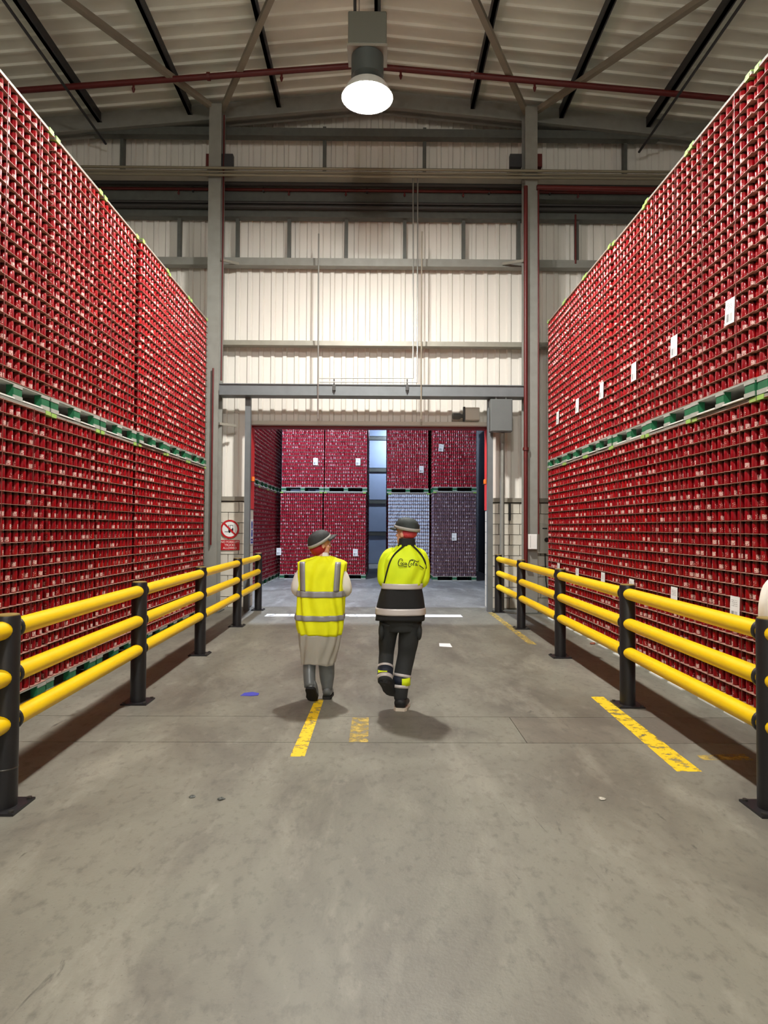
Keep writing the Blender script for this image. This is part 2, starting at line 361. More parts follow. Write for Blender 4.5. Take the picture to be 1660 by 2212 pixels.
# ------------------------------------------------------------------ dividing wall, cladding, block plinth
DL, DR, DT, PL = -2.78, 2.34, 3.93, 2.27         # door opening, plinth top
wl = MB().box(-XW, DL, WY + .08, WY + .34, 0, 11.1).box(DR, XW, WY + .08, WY + .34, 0, 11.1).box(DL, DR, WY + .08, WY + .34, DT, 11.1).build('wall_back', M('mortar')); structure(wl, 'tall dividing wall with white ribbed cladding above painted blockwork')
def clad_mesh(w_, z0, z1, mt='clad', pitch=.256, dep=.035):
    prof = []; n = round(w_ / pitch); p = w_ / n
    for k in range(n):
        x = k * p; prof += [(x, .006), (x + .004, 0), (x + .14 * p / .256, 0), (x + .165 * p / .256, -dep), (x + .235 * p / .256, -dep), (x + .252 * p / .256, 0)]
    prof.append((w_, 0)); n = len(prof)
    return MB().add([(x, y, z) for z in (z0, z1) for x, y in prof], [(i, i + 1, n + i + 1, n + i) for i in range(n - 1)]).mesh('cladding_panel', M(mt))
wp = (DR - DL) / 5
m_door = clad_mesh(wp, DT + .05, 10.9); m_side = clad_mesh(wp, PL + .08, 10.9)
for k in range(-8, 13):
    inside = 0 <= k < 5
    put('cladding_panel', m_door if inside else m_side, wl, (DL + k * wp, WY + .075, 0))
blk = MB().box(0, .436, -.10, 0, 0, .213).mesh('block', M('block')); hblk = MB().box(0, .211, -.10, 0, 0, .213).mesh('block', M('block'))
for side in (-1, 1):
    for c_ in range(10):
        x = DL if side < 0 else DR; z = .006 + c_ * .225
        first = c_ % 2
        for k in range(6):
            wdt = .225 if (first and k == 0) else .45
            x0 = x - wdt if side < 0 else x
            put('block', hblk if wdt < .3 else blk, wl, (x0 + .006, WY + .08, z)); x += side * wdt
for x0, x1 in ((DL - 2.9, DL), (DR, DR + 2.9)):
    MB().box(x0, x1, WY - .06, WY + .08, PL, PL + .09).build('ledge', M('ledge'), wl)
# jamb blocks of the doorway reveal
for side, x in ((-1, DL), (1, DR)):
    for c_ in range(9):
        MB().box(x - .02 if side < 0 else x - .012, x + .012 if side < 0 else x + .02, WY - .02, WY + .34, .006 + c_ * .232, .006 + c_ * .232 + .222).build('block', M('block'), wl)
# rails and steelwork on the wall
def rail(name, px0, px1, py, Y, h, d, mt, label, ends=None):
    a = at(px0, py, Y); b_ = at(px1, py, Y); z = (at(820, py, Y)).z
    x0, x1 = ends or (a.x, b_.x)
    o = MB().box(x0, x1, Y - d / 2, Y + d / 2, z - h / 2, z + h / 2).box(x0, x1, Y - d / 2 - .014, Y - d / 2 - .002, z - h / 2 - .02, z + h / 2 + .02).build(name, M(mt)); structure(o, label); return o
FW = (-8.5, 8.5)
rail('wall_rail_beam', 0, 0, 572, 13.76, .12, .24, 'steel', 'grey horizontal wall rail in the upper half of the white cladding', FW)
rail('wall_rail_beam', 0, 0, 746, 13.76, .06, .26, 'steel_pale', 'pale horizontal wall rail a little above the doorway lintel beam', FW)
rail('wall_rail_beam', 0, 0, 464, 13.76, .20, .22, 'steel_dark', 'dark grey wall rail directly below the black pipes', FW)
rail('wall_rail_beam', 0, 0, 423, 13.76, .34, .16, 'steel_dark', 'wide dark grey wall rail between the black pipes', FW)
rail('wall_rail_beam', 0, 0, 390, 13.78, .26, .14, 'brace', 'brownish wall rail behind the row of pale pipes', FW)
rail('eaves_beam', 0, 0, 293, 13.62, .13, .2, 'steel_dark', 'dark grey horizontal tie beam just below the roof rafters', FW)
for sg in (-1, 1):
    x1 = sg * 9.0; mb = MB(); z0 = RZ + .02; z1 = rz_at(x1) + .02
    for dy, hh0, hh1 in ((.01, 0, -.40),):
        vs = [(RX, 13.5, z0), (x1, 13.5, z1), (x1, 13.5, z1 - .40), (RX, 13.5, z0 - .40)]
        vs += [(p[0], 13.62, p[2]) for p in vs]
        mb.add(vs, [(0, 1, 2, 3), (4, 7, 6, 5), (0, 4, 5, 1), (3, 2, 6, 7)])
    mb.add([(RX, 13.40, z0 - .38), (x1, 13.40, z1 - .38), (x1, 13.70, z1 - .38), (RX, 13.70, z0 - .38), (RX, 13.40, z0 - .40), (x1, 13.40, z1 - .40), (x1, 13.70, z1 - .40), (RX, 13.70, z0 - .40)],
           [(0, 1, 2, 3), (4, 5, 6, 7), (0, 4, 5, 1)])
    structure(mb.build('rafter_beam', M('steel')), 'deep grey steel rafter sloping under the %s half of the roof' % ('left' if sg < 0 else 'right'))
for i, x in enumerate((-4.30, -3.06, -1.96, -.74, .51, 1.77, 2.95, 4.2)):
    o = MB().box(x - .035, x + .035, 13.68, 13.80, 7.38, 8.28).build('mullion_beam', M('steel_dark')); structure(o, 'short dark vertical steel between the upper wall rails, %s from the left' % NUM[i]); o['group'] = 'short wall mullions'
for i, x in enumerate((-5.55, -1.22, .93, 5.25)):
    o = MB().box(x - .035, x + .035, 13.70, 13.84, 9.12, 10.3).build('mullion_beam', M('steel_dark')); structure(o, 'dark vertical steel on the gable above the pale pipes, %s from the left' % NUM[i]); o['group'] = 'gable mullions'
def column(xc, name_side):
    mb = MB().box(xc - .125, xc + .125, 13.05, 13.07, 0, 10.35).box(xc - .125, xc + .125, 13.37, 13.39, 0, 10.35).box(xc - .008, xc + .008, 13.07, 13.37, 0, 10.35)
    o = mb.build('steel_column', M('steel')); structure(o, 'tall grey steel column at the %s side of the doorway' % name_side)
    MB().box(xc - .2, xc + .2, 12.98, 13.45, 0, .02).build('base_plate', M('steel_dark'), o)
    return o
CL, CR = -3.39, 3.07
cl_ = column(CL, 'left'); cr_ = column(CR, 'right')
lb = MB().box(CL + .13, CR - .13, 13.10, 13.38, 4.395, 4.605).box(CL + .13, CR - .13, 13.07, 13.42, 4.60, 4.617).box(CL + .13, CR - .13, 13.07, 13.42, 4.383, 4.40).build('lintel_beam', M('steel_blue')); structure(lb, 'grey steel beam spanning between the columns over the doorway')
for x in (-2.72, 2.28):
    o = MB().box(x - .055, x + .055, 13.3, 13.42, 0, 4.383).build('door_post_column', M('steel_blue')); structure(o, 'slim grey steel post beside the doorway on the %s' % ('left' if x < 0 else 'right'))
# knee rails at the columns
for i, (p0, p1) in enumerate((((474, 560), (516, 570)), ((1132, 563), (1086, 570)), ((474, 915), (510, 920)), ((1158, 744), (1184, 746)))):
    a = at(*p0, 13.3); b_ = at(*p1, 13.6)
    o = MB().bar(a, b_, .03, .05).build('knee_brace_beam', M('steel_pale')); structure(o, ('short pale brace from the left column to the upper wall rail', 'short pale brace from the right column to the upper wall rail', 'short pale brace low on the left column beside the doorway', 'short pale brace outside the right column at mid height')[i])
# side and end walls of the hall, far hall
o = MB().box(-XW - .2, -XW, -9, 14.2, 0, 10.5).build('wall_left', M('clad')); structure(o, 'white side wall of the hall behind the left row')
o = MB().box(XW, XW + .2, -9, 14.2, 0, 10.5).build('wall_right', M('clad')); structure(o, 'white side wall of the hall behind the right row')
o = MB().box(-XW, XW, -9.2, -9, 0, 11.2).build('wall_front', M('clad')); structure(o, 'white end wall of the hall')
FY = 30.5
wf = MB().box(-XW, XW, FY + .08, FY + .3, 0, 9).build('wall_far', M('fargrey_bluelit')); structure(wf, 'panelled far wall coloured as lit by blue light, seen through the gap between pallets')
o = MB().box(-XW, XW, WY + .34, FY, 9.0, 9.2).build('ceiling_far', M('fargrey_bluelit')); structure(o, 'flat ceiling of the hall beyond')
o = MB().box(-XW - .2, -XW, WY + .34, FY, 0, 9).build('wall_far_left', M('fargrey_bluelit')); structure(o, 'side wall of the hall beyond')
o = MB().box(3.95, 4.15, WY + .34, FY, 0, 9).build('wall_far_shade', M('far_unlit')); structure(o, 'added near-black wall standing for the unlit depth of the hall beyond')  # side wall pulled in and blackened to stand for unlit depth
for k in range(6):
    z = .02 + k * 1.5
    MB().box(-3, 3, FY - .04, FY + .06, z, z + 1.30).build('wall_panel', M('fargrey_bluelit'), wf)
    MB().box(-3, 3, FY - .10, FY + .06, z + 1.31, z + 1.47).build('wall_strip', M('steel_dark'), wf)

# ------------------------------------------------------------------ pipes
def pipe(name, pts, r, mt, label, cat='pipe', n=10, sm=0, group=None):
    o = MB().tube(pts, r, n, sm).build(name, M(mt), smooth=True); return tag(o, label, cat, group)
px_z = lambda py, Y: at(820, py, Y).z
for py, r, lab in ((366, .028, 'top pale pipe of the row crossing in front of the columns'), (374, .018, 'thin middle pale pipe of the row crossing in front of the columns'), (381, .026, 'lowest pale pipe of the row crossing in front of the columns')):
    z = px_z(py, 12.95); pipe('wall_pipe', [(-7, 12.95, z), (7, 12.95, z)], r, 'pipe_pale', lab)
for py, r, lab in ((400, .045, 'upper black pipe along the wall behind the columns'), (440, .03, 'thinner middle black pipe along the wall behind the columns'), (449, .05, 'lower thick black pipe along the wall behind the columns')):
    z = px_z(py, 13.55); pipe('wall_pipe', [(-7, 13.55, z), (7, 13.55, z)], r, 'pipe_black', lab)
z = px_z(412, 13.62); rp = empty('sprinkler_pipe', (0, 13.62, z)); tag(rp, 'dark red sprinkler pipe along the back wall between black pipes', 'pipe')
MB().tube([(-7, 0, 0), (7, 0, 0)], .03, 10).build('pipe', M('pipe_red'), rp, True)
for x in (-2.5, -.3, 2.3, 3.6, -4.0): MB().box(x - .015, x + .015, -.02, .062, -.05, .05).build('pipe_clip', M('purlin'), rp)
for x in (-1.96, -.75, .5, 1.75, 4.2, -4.3): MB().lathe([(.016, -.02), (.016, -.08), (.03, -.085), (.012, -.12)], (x, 0, 0), 8).build('sprinkler_head', M('pipe_red'), rp)
YP = 12.2; a = at(50, 195, YP); b_ = at(780, 141, YP); c_ = at(1560, 212, YP)
rp = empty('sprinkler_pipe', (b_.x, YP, b_.z)); tag(rp, 'red sprinkler main following the roof slope across the whole hall', 'pipe')
lo = Vector((b_.x, YP, b_.z)); ext = lambda p, q, t: p + (q - p) * t
MB().tube([ext(b_, a, 1.25) - lo, b_ - lo], .055, 12).build('pipe', M('pipe_red'), rp, True); MB().tube([b_ - lo, ext(b_, c_, 1.25) - lo], .055, 12).build('pipe', M('pipe_red'), rp, True)
for px in (288, 608, 866, 1155, 450, 1020):
    q, t = (a, (780 - px) / 730) if px < 780 else (c_, (px - 780) / 780)
    p = ext(b_, q, t) - lo
    MB().lathe([(.022, 0), (.022, -.12), (.035, -.125), (.03, -.15), (.014, -.2)] if px not in (450, 1020) else [(.075, -.03), (.075, .03)], p, 8, 'z' if px not in (450, 1020) else 'x').build('sprinkler_head' if px not in (450, 1020) else 'pipe_coupling', M('pipe_red'), rp, True)
# thin conduits on the white wall over the door
yc = 13.05
def cpx(pts, r, lab, mt='conduit', Y=yc): return pipe('wall_conduit', [at(x, y, Y) for x, y in pts], r, mt, lab, 'conduit', 8)
cpx([(689, 505), (687, 905)], .016, 'single steel conduit down the white wall left of centre')
cpx([(893, 378), (893, 817), (690, 817)], .014, 'steel conduit dropping down the wall then turning across above the lintel')
cpx([(903, 378), (902, 826), (690, 825)], .014, 'second steel conduit dropping beside the first and turning under it')
cpx([(912, 500), (910, 905)], .014, 'short steel conduit right of the paired drops', 'brace')
for px in (722, 880):
    p = at(px, 838, 13.06)
    t = empty('beam_clamp', p); tag(t, 'small black clamp on the lintel beam at the %s' % ('left' if px < 800 else 'right'), 'clamp')
    MB().box(-.03, .03, -.02, .04, -.05, .06).build('body', M('pipe_black'), t); MB().tube([(0, 0, .06), (0, 0, .18)], .012, 6).build('rod', M('pipe_black'), t); MB().tube([(0, 0, -.05), (0, 0, -.11)], .012, 6).build('hook', M('pipe_black'), t)
# red pipes on the columns
x = CL; pipe('riser_pipe', [(x + .02, 12.99, 1.35), (x + .03, 12.99, 4.9)], .018, 'pipe_red', 'thin red pipe running down the face of the left column')
pipe('riser_pipe', [(x - .14, 13.2, 2.9), (x - .14, 13.2, 10.2)], .014, 'pipe_red', 'thin red pipe up the outer edge of the left column')
pipe('riser_pipe', [(x + .142, 13.2, 4.7), (x + .142, 13.2, 10.2)], .016, 'pipe_red', 'red pipe up the doorway edge of the left column')
x = CR; rr_ = empty('riser_pipe', (x - .13, 12.985, 0)); tag(rr_, 'thick red riser pipe with flange in front of the right column', 'pipe')
MB().tube([(0, 0, 1.0), (0, 0, 8.66)], .040, 12).build('pipe', M('pipe_red'), rr_, True)
MB().lathe([(.06, 3.28), (.06, 3.34)], (0, 0, 0), 14).build('flange', M('pipe_red'), rr_, True)
MB().tube([(0, 0, 1.0), (0, -.02, .95), (.09, -.02, .95)], .03, 10).build('elbow', M('steel_dark'), rr_, True)
pipe('riser_pipe', [(x + .13, 13.0, 1.6), (x + .13, 13.0, 8.6)], .016, 'pipe_red', 'thin red pipe along the outer edge of the right column')
pipe('branch_pipe', [(x + .1, 13.02, px_z(401, 13.0)), (7, 13.02, px_z(405, 13.0))], .05, 'pipe_red', 'dark red pipe leaving the right column under the pale pipes')
pipe('drop_pipe', [at(1244, 464, 13.63), at(1244, 570, 13.63)], .02, 'pipe_red', 'thin red drop pipe on the wall right of the right column')
for px, lab in ((492, 'left'), (452, 'left outer'), (1114, 'right'), (1165, 'right outer')):
    p = at(px, 350, 13.25)
    o = MB().box(-.12 if 'outer' not in lab else -.05, .12 if 'outer' not in lab else .05, -.06, .06, -.13, .14).build('pipe_bracket', M('pipe_red' if 'outer' in lab else 'purlin'), None, loc=p); tag(o, 'dark steel pipe bracket at the head of the %s column side' % lab, 'bracket')

# ------------------------------------------------------------------ roller door, boxes, signs around the doorway
rd = empty('roller_door', (0, WY, 0)); tag(rd, 'rolled-up door with red side guides and cream head rail', 'door')
MB().box(DL - .05, DR + .05, -.14, .04, DT - .035, DT + .045).build('head_rail', M('cream'), rd, bevel=.006)
MB().box(DL + .02, DR - .02, .02, .30, DT - .075, DT - .035).build('door_edge', M('door_dark'), rd)
for side, x in ((-1, DL), (1, DR)):
    MB().box(x - .015 if side < 0 else x - .03, x + .03 if side < 0 else x + .015, -.08, .33, 2.1, DT - .02).build('side_guide', M('door_red'), rd, bevel=.004)
for x, py in ((DL + .085, 1037), (DR - .085, 1040)):
    t = empty('warning_beacon', (x, WY - .1, px_z(py, WY))); tag(t, 'small orange beacon on the %s red door guide' % ('left' if x < 0 else 'right'), 'beacon')
    MB().lathe([(.035, -.05), (.035, .02), (.028, .05)], (0, 0, 0), 12).build('lens', M('orange'), t, True); MB().box(-.05, .02, -.03, .05, -.06, -.045).build('bracket', M('sign_black'), t)
p = at(1084, 897, 13.05)
t = empty('control_cabinet', p); tag(t, 'grey electrical cabinet hung under the beam at the doorway corner', 'cabinet')
MB().box(-.225, .225, 0, .18, -.33, .33).build('body', M('box_grey'), t, bevel=.01); MB().box(-.21, .21, -.012, .0, -.315, .315).build('door', M('box_grey'), t, bevel=.004)
for sx in (-.1, .1): MB().box(sx - .015, sx + .015, .05, .08, .33, .40).build('hanger', M('steel_dark'), t)
a = at(1088, 932, 13.12); MB_ = pipe('cabinet_conduit', [(a.x, 13.18, a.z - .012), (a.x, 13.2, a.z - .06), (a.x + .04, 13.44, a.z - .2), (a.x + .04, 13.45, 0.02)], .045, 'steel', 'grey conduit from the hanging cabinet down to the floor', 'conduit')
p = at(1020, 896, 13.72)
t = empty('door_motor', p); tag(t, 'beige drive unit fixed above the right end of the doorway', 'motor')
MB().box(-.15, .15, -.1, .08, -.12, .14).build('casing', M('cream'), t, bevel=.01); MB().box(-.19, -.15, -.06, .04, -.14, .16).build('bracket', M('sign_black'), t)
MB().lathe([(.05, -.42), (.07, -.40), (.07, -.26), (.04, -.22), (.04, -.19)], (0, 0, -.03), 12, 'x').build('motor', M('steel_dark'), t, True)
p = at(1151, 1170, 12.95); t = empty('notice_box', p); tag(t, 'small white notice box strapped to the right column', 'box')
MB().box(-.085, .085, -.03, .03, -.15, .15).build('case', M('sign_white'), t, bevel=.006); MB().box(-.05, -.045, -.032, -.03, -.12, .12).build('seam', M('joint'), t)
p = at(1178, 1163, 13.82); t = empty('switch_panel', p); tag(t, 'grey switch panel on the wall between right column and cans', 'panel')
MB().box(-.16, .16, -.06, .06, -.32, .32).build('case', M('cream'), t, bevel=.01); MB().box(-.07, .03, -.075, -.06, .2, .225).build('handle', M('sign_black'), t); MB().lathe([(.05, -.09), (.05, -.06)], (.02, 0, -.03), 12, 'y').build('knob', M('sign_black'), t)
pipe('cabinet_cable', [p + Vector((0, 0, -.32)), p + Vector((.02, 0, -.9)), p + Vector((.08, 0, -1.3))], .012, 'sign_black', 'black cable hanging below the grey switch panel', 'cable')
a = at(1098, 1180, 13.84); o = MB().box(-.02, .02, -.06, .04, -.06, .3).build('latch_bar', M('sign_black'), None, loc=at(1101, 1118, 13.85)); tag(o, 'short black latch bar on the blockwork right of the doorway', 'latch')
# round prohibition sign
p = at(497, 1143, WY - .035); t = empty('prohibition_sign', p); tag(t, 'round no-forklift sign with red ring on white blockwork', 'sign')
MB().lathe([(.2, 0), (.2, .012)], (0, -.012, 0), 40, 'y').build('plate', M('sign_white'), t)
ring = MB(); n = 48; vs = []; fs = []
for i in range(n):
    a_ = 2 * math.pi * i / n
    for r in (.162, .2):
        for y in (-.013, -.017): vs.append((r * math.cos(a_), y, r * math.sin(a_)))
for i in range(n):
    j = (i + 1) % n; o_ = 4 * i; q_ = 4 * j
    fs += [(o_, q_, q_ + 1, o_ + 1), (o_ + 1, q_ + 1, q_ + 3, o_ + 3), (o_ + 3, q_ + 3, q_ + 2, o_ + 2)]
ring.add(vs, fs).build('ring', M('sign_red'), t)
MB().bar((-.128, -.0165, .128), (.128, -.0165, -.128), .004, .036, (1, 0, 1)).build('slash', M('sign_red'), t)
fk = MB()
fk.box(-.02, .05, -.0145, -.013, -.05, .0).box(.045, .075, -.0145, -.013, -.05, .02).box(-.03, -.018, -.0145, -.013, -.06, .09).box(-.11, -.03, -.0145, -.013, -.062, -.05).box(.0, .01, -.0145, -.013, 0, .085).box(.0, .07, -.0145, -.013, .078, .088).box(.06, .068, -.0145, -.013, .0, .085)
fk.lathe([(.022, -.0145), (.022, -.013)], (-.005, 0, -.06), 14, 'y').lathe([(.022, -.0145), (.022, -.013)], (.055, 0, -.06), 14, 'y')
fk.build('forklift_symbol', M('sign_black'), t)
p = at(497, 1177.5, WY - .035); t = empty('notice_sign', p); tag(t, 'small red notice with white lettering below the round sign', 'sign')
MB().box(-.205, .205, -.01, 0, -.108, .108).build('plate', M('sign_red'), t)
for k, s in enumerate(('NO FORKLIFT', 'TRUCKS', 'ALLOWED')): text('lettering', s, .062, M('sign_white'), t, (0, -.0115, .064 - .064 * k), (R(90), 0, 0))
# blue and white footwear sign on the left reveal
t = empty('footwear_sign', (DL + .02, WY + .13, px_z(1150, WY + .13))); tag(t, 'narrow white sign with blue shoe prints on the door jamb', 'sign')
MB().box(0, .006, -.15, .15, -.27, .27).build('plate', M('sign_white'), t)
for dz, fl_ in ((.15, 1), (-.04, -1)):
    sh = [(.0, .09 * fl_), (.045, .05 * fl_), (.05, 0), (.035, -.03 * fl_), (.04, -.085 * fl_), (-.04, -.085 * fl_), (-.035, -.03 * fl_), (-.05, 0), (-.045, .05 * fl_)]
    mb = MB().prism(sh, 0, .002); mb.v = [(y + .0065, x * 1.6, z + dz) for x, y, z in mb.v]; mb.build('shoe_print', M('sign_blue'), t)
MB().box(.0065, .0085, -.12, .12, -.25, -.15).build('caption_panel', M('sign_blue'), t); MB().box(.0086, .0095, -.08, .08, -.215, -.205).build('caption_line', M('sign_white'), t); MB().box(.0086, .0095, -.08, .06, -.195, -.185).build('caption_line', M('sign_white'), t)

# ------------------------------------------------------------------ high bay lamps
def highbay(x, y, zl, mt, label, drop=10.7, rim=.06):
    t = empty('high_bay_lamp', (x, y, zl)); tag(t, label, 'lamp', 'high bay lamps')
    MB().box(-.265, .265, -.2, .2, .68, 1.14).build('gear_box', M('lampgear'), t, bevel=.015)
    MB().box(-.275, .275, -.21, .21, .645, .68).build('gear_flange', M('steel_pale'), t)
    MB().lathe([(.20, .645), (.225, .63), (.225, .34), (.12, .31)], (0, 0, 0), 28).build('housing', M('lampbody'), t, True)
    n = 32; MB().lathe([(.12, .315), (.28, rim + .15), (.355, rim + .007), (.36, rim), (.35, rim), (.272, rim + .142), (.12, .300)], (0, 0, 0), n, cap=False).build('reflector', M('enamel'), t, True)
    MB().lathe([(.10, .295), (.15, .25), (.155, .08), (.12, .02), (.03, .0)], (0, 0, 0), n).build('lens', mt, t, True)
    for sx in (-.18, .16): MB().tube([(sx, 0, 1.14), (sx, 0, drop - zl)], .022, 8).build('hanger_rod', M('purlin'), t)
    MB().tube([(-.12, .0, 1.14), (-.13, .0, drop - zl)], .008, 6).build('cable', M('conduit'), t)
    return t
LZ = 7.64
highbay(-.20, 8.9, LZ, M('lamp_warm'), 'bright high bay lamp hanging on rods above the aisle')
highbay(-.20, .5, LZ, M('lamp_warm_dim'), 'high bay lamp hanging above the near end of the aisle', rim=.15)  # reflector rim of this and the next lamp raised for extra uplight
highbay(-.20, -6.5, LZ, M('lamp_warm_dim'), 'high bay lamp hanging far behind above the aisle', rim=.15)
highbay(-2.9, 16.6, 7.2, M('lamp_cool'), 'cool white high bay lamp of the hall beyond, near the doorway', 8.98)
highbay(1.3, 28.9, 6.5, M('lamp_cool_dim'), 'cool white high bay lamp of the hall beyond, above the pallets', 8.98)

# ------------------------------------------------------------------ can pallets
NL, LP, PH = 23, .117, .155             # layers, layer pitch, pallet height
CAN_H, SHT = LP - .0035, .0035
PROF = [(.024, .0), (.0325, .007), (.0330, .013), (.0330, .090), (.0262, .1085), (.0268, .1130)]
def can_arrays(n, r):
    k = r / .0330; V = []; UV = []
    for pr, pz in PROF:
        for i in range(n + 1):
            a_ = 2 * math.pi * i / n; V.append((pr * k * math.cos(a_), pr * k * math.sin(a_), pz)); UV.append((i / n, pz / .11))
    Fc = [(j * (n + 1) + i, j * (n + 1) + i + 1, (j + 1) * (n + 1) + i + 1, (j + 1) * (n + 1) + i) for j in range(len(PROF) - 1) for i in range(n)]
    return np.array(V), np.array(UV), np.array(Fc)
def cans_mesh(name, pos, n, r, material, seed=1, rot=True):
    V, UV, Fc = can_arrays(n, r); rng = np.random.default_rng(seed); K = len(pos); nv = len(V)
    ang = rng.random(K) * 2 * np.pi if rot else np.zeros(K)
    ca, sa = np.cos(ang)[:, None], np.sin(ang)[:, None]
    X = V[None, :, 0] * ca - V[None, :, 1] * sa; Yv = V[None, :, 0] * sa + V[None, :, 1] * ca; Z = np.repeat(V[None, :, 2], K, 0)
    P = np.stack([X, Yv, Z], -1) + np.asarray(pos)[:, None, :]
    fac = (Fc[None] + (np.arange(K) * nv)[:, None, None]).reshape(-1, 4)
    me = bpy.data.meshes.new(name); nf = len(fac)
    me.vertices.add(K * nv); me.vertices.foreach_set('co', P.reshape(-1).astype(np.float32))
    me.loops.add(nf * 4); me.loops.foreach_set('vertex_index', fac.reshape(-1).astype(np.int32))
    me.polygons.add(nf); me.polygons.foreach_set('loop_start', np.arange(0, nf * 4, 4, dtype=np.int32)); me.polygons.foreach_set('loop_total', np.full(nf, 4, np.int32))
    me.polygons.foreach_set('use_smooth', np.ones(nf, bool))
    ul = me.uv_layers.new(name='UVMap'); off = rng.integers(0, 9, K) * 1.0
    uva = UV[None] + np.stack([off, np.zeros(K)], -1)[:, None, :]
    ul.data.foreach_set('uv', uva.reshape(-1, 2)[fac.reshape(-1)].reshape(-1).astype(np.float32))
    me.materials.append(material); me.update(calc_edges=True); me.validate(); return me

W_A, D_A = 1.15, 1.40                    # aisle load: width of the face, depth
pA = W_A / 20; dA = pA * 2 / math.sqrt(3); rA = dA / 2 * .985
def aisle_positions(full=False):
    out = []
    for L_ in range(NL):
        z = PH + SHT + L_ * LP
        for i in range(20):
            x = -W_A / 2 + pA * (i + .5); y0 = .010 + rA + (dA / 2 if i % 2 else 0)
            deep = (20 if full and i in (0, 1, 18, 19) else 4) if i in (0, 1, 18, 19) else 1
            if not full and i in (1, 18): deep = 1
            for k in range(deep): out.append((x, y0 + k * dA, z, i, k))
    return out
W_F, D_F = 1.40, 1.13
dF = W_F / 21; rF = dF / 2 * .985
def far_positions(nl):
    out = []
    for L_ in range(nl):
        z = PH + SHT + L_ * LP
        for j in range(2):
            for i in range(21 - j): out.append((-W_F / 2 + dF * (i + .5 + .5 * j), .016 + rF + j * dF * .866, z))
        for j in range(2, 14): out += [(-W_F / 2 + dF * (.5 + .5 * (j % 2)), .016 + rF + j * dF * .866, z), (W_F / 2 - dF * (.5 + .5 * (j % 2)), .016 + rF + j * dF * .866, z)]
    return out
POS_A = aisle_positions()
MESH_A = [cans_mesh('cans', [p[:3] for p in POS_A], 10, rA, M('can_red'), s) for s in (1, 2, 3)]
MESH_END = cans_mesh('cans', [p[:3] for p in aisle_positions(True)], 10, rA, M('can_red'), 8)
CAN1 = cans_mesh('can', [(0, 0, 0)], 14, rA, M('can_red'), 5, False)
SHEET = {k: MB().box(-w_ / 2 - .006, w_ / 2 + .006, -.003, d_, 0, SHT).mesh('layer_sheet', M('sheet')) for k, w_, d_ in (('A', W_A, D_A), ('F', W_F, D_F))}
_mb = MB()
for L_ in range(NL + 1): _mb.box(-W_F / 2 - .004, W_F / 2 + .004, 0, D_F, PH + L_ * LP, PH + L_ * LP + SHT)
SHEETS_F = _mb.mesh('layer_sheets', M('sheet'))
def pallet_meshes(w_, d_, blockmat):
    top = MB().box(-w_ / 2 - .008, w_ / 2 + .008, .0, d_, PH - .018, PH).mesh('top_deck', M('pal_white'))
    bl = []
    for xc, bw in ((-w_ / 2 + .075, .15), (0, .14), (w_ / 2 - .075, .15)):
        for y0, y1 in ((.004, .075), (d_ / 2 - .05, d_ / 2 + .05), (d_ - .075, d_ - .004)):
            bl.append((MB().box(xc - bw / 2, xc + bw / 2, y0, y1, .0, PH - .018).mesh('block', M(blockmat)),
                       [MB().box(xc - bw / 2 - .004, xc + bw / 2 + .004, -.001, .01, za, zb).mesh('block_band', M('pal_white')) for za, zb in ((.0, .042), (PH - .042, PH - .019))] if y0 < .01 else []))
    xs = [-w_ / 2 + .15, -.07, .07, w_ / 2 - .15]
    rn = [MB().box(xs[k] + .005, xs[k + 1] - .005, -.010, .10, .0, .014).mesh('bottom_board', M('pal_base')) for k in (0, 2)]
    fr = MB().box(-w_ / 2 - .004, w_ / 2 + .004, 0, d_, 0, .026).mesh('top_frame', M('topframe'))
    cn = MB().box(-.05, .05, -.004, .12, -.012, .028).mesh('frame_corner', M('pal_lime'))
    return top, bl, rn, fr, cn
NUB = MB().box(-.045, .045, .0, .1, .026, .045).box(-.05, .02, -.004, .06, -.012, .028).mesh('frame_corner', M('pal_lime'))
PAL = {('A', 'pal_green'): pallet_meshes(W_A, D_A, 'pal_green'), ('F', 'pal_green'): pallet_meshes(W_F, D_F, 'pal_green'), ('F', 'pal_brown'): pallet_meshes(W_F, D_F, 'pal_brown')}
STRAP = MB().box(-.004, .004, -.004, 0, PH, PH + NL * LP + .01).mesh('strap', M('strap'))
def paper_mesh(w_, h_, name='paper_label'):
    me = MB().add([(-w_ / 2, -.012, -h_ / 2), (w_ / 2, -.008, -h_ / 2), (w_ / 2, -.004, h_ / 2), (-w_ / 2, -.004, h_ / 2), (-w_ / 2, -.010, -h_ / 2), (w_ / 2, -.006, -h_ / 2), (w_ / 2, -.002, h_ / 2), (-w_ / 2, -.002, h_ / 2)],
                  [(0, 1, 2, 3), (7, 6, 5, 4), (0, 4, 5, 1), (1, 5, 6, 2), (2, 6, 7, 3), (3, 7, 4, 0)]).mesh(name, M('paper'))
    ul = me.uv_layers.new(name='UVMap')
    for li, l in enumerate(me.loops):
        c = me.vertices[l.vertex_index].co; ul.data[li].uv = ((c.x + w_ / 2) / w_, (c.z + h_ / 2) / h_)
    return me
PAPER = paper_mesh(.155, .235)

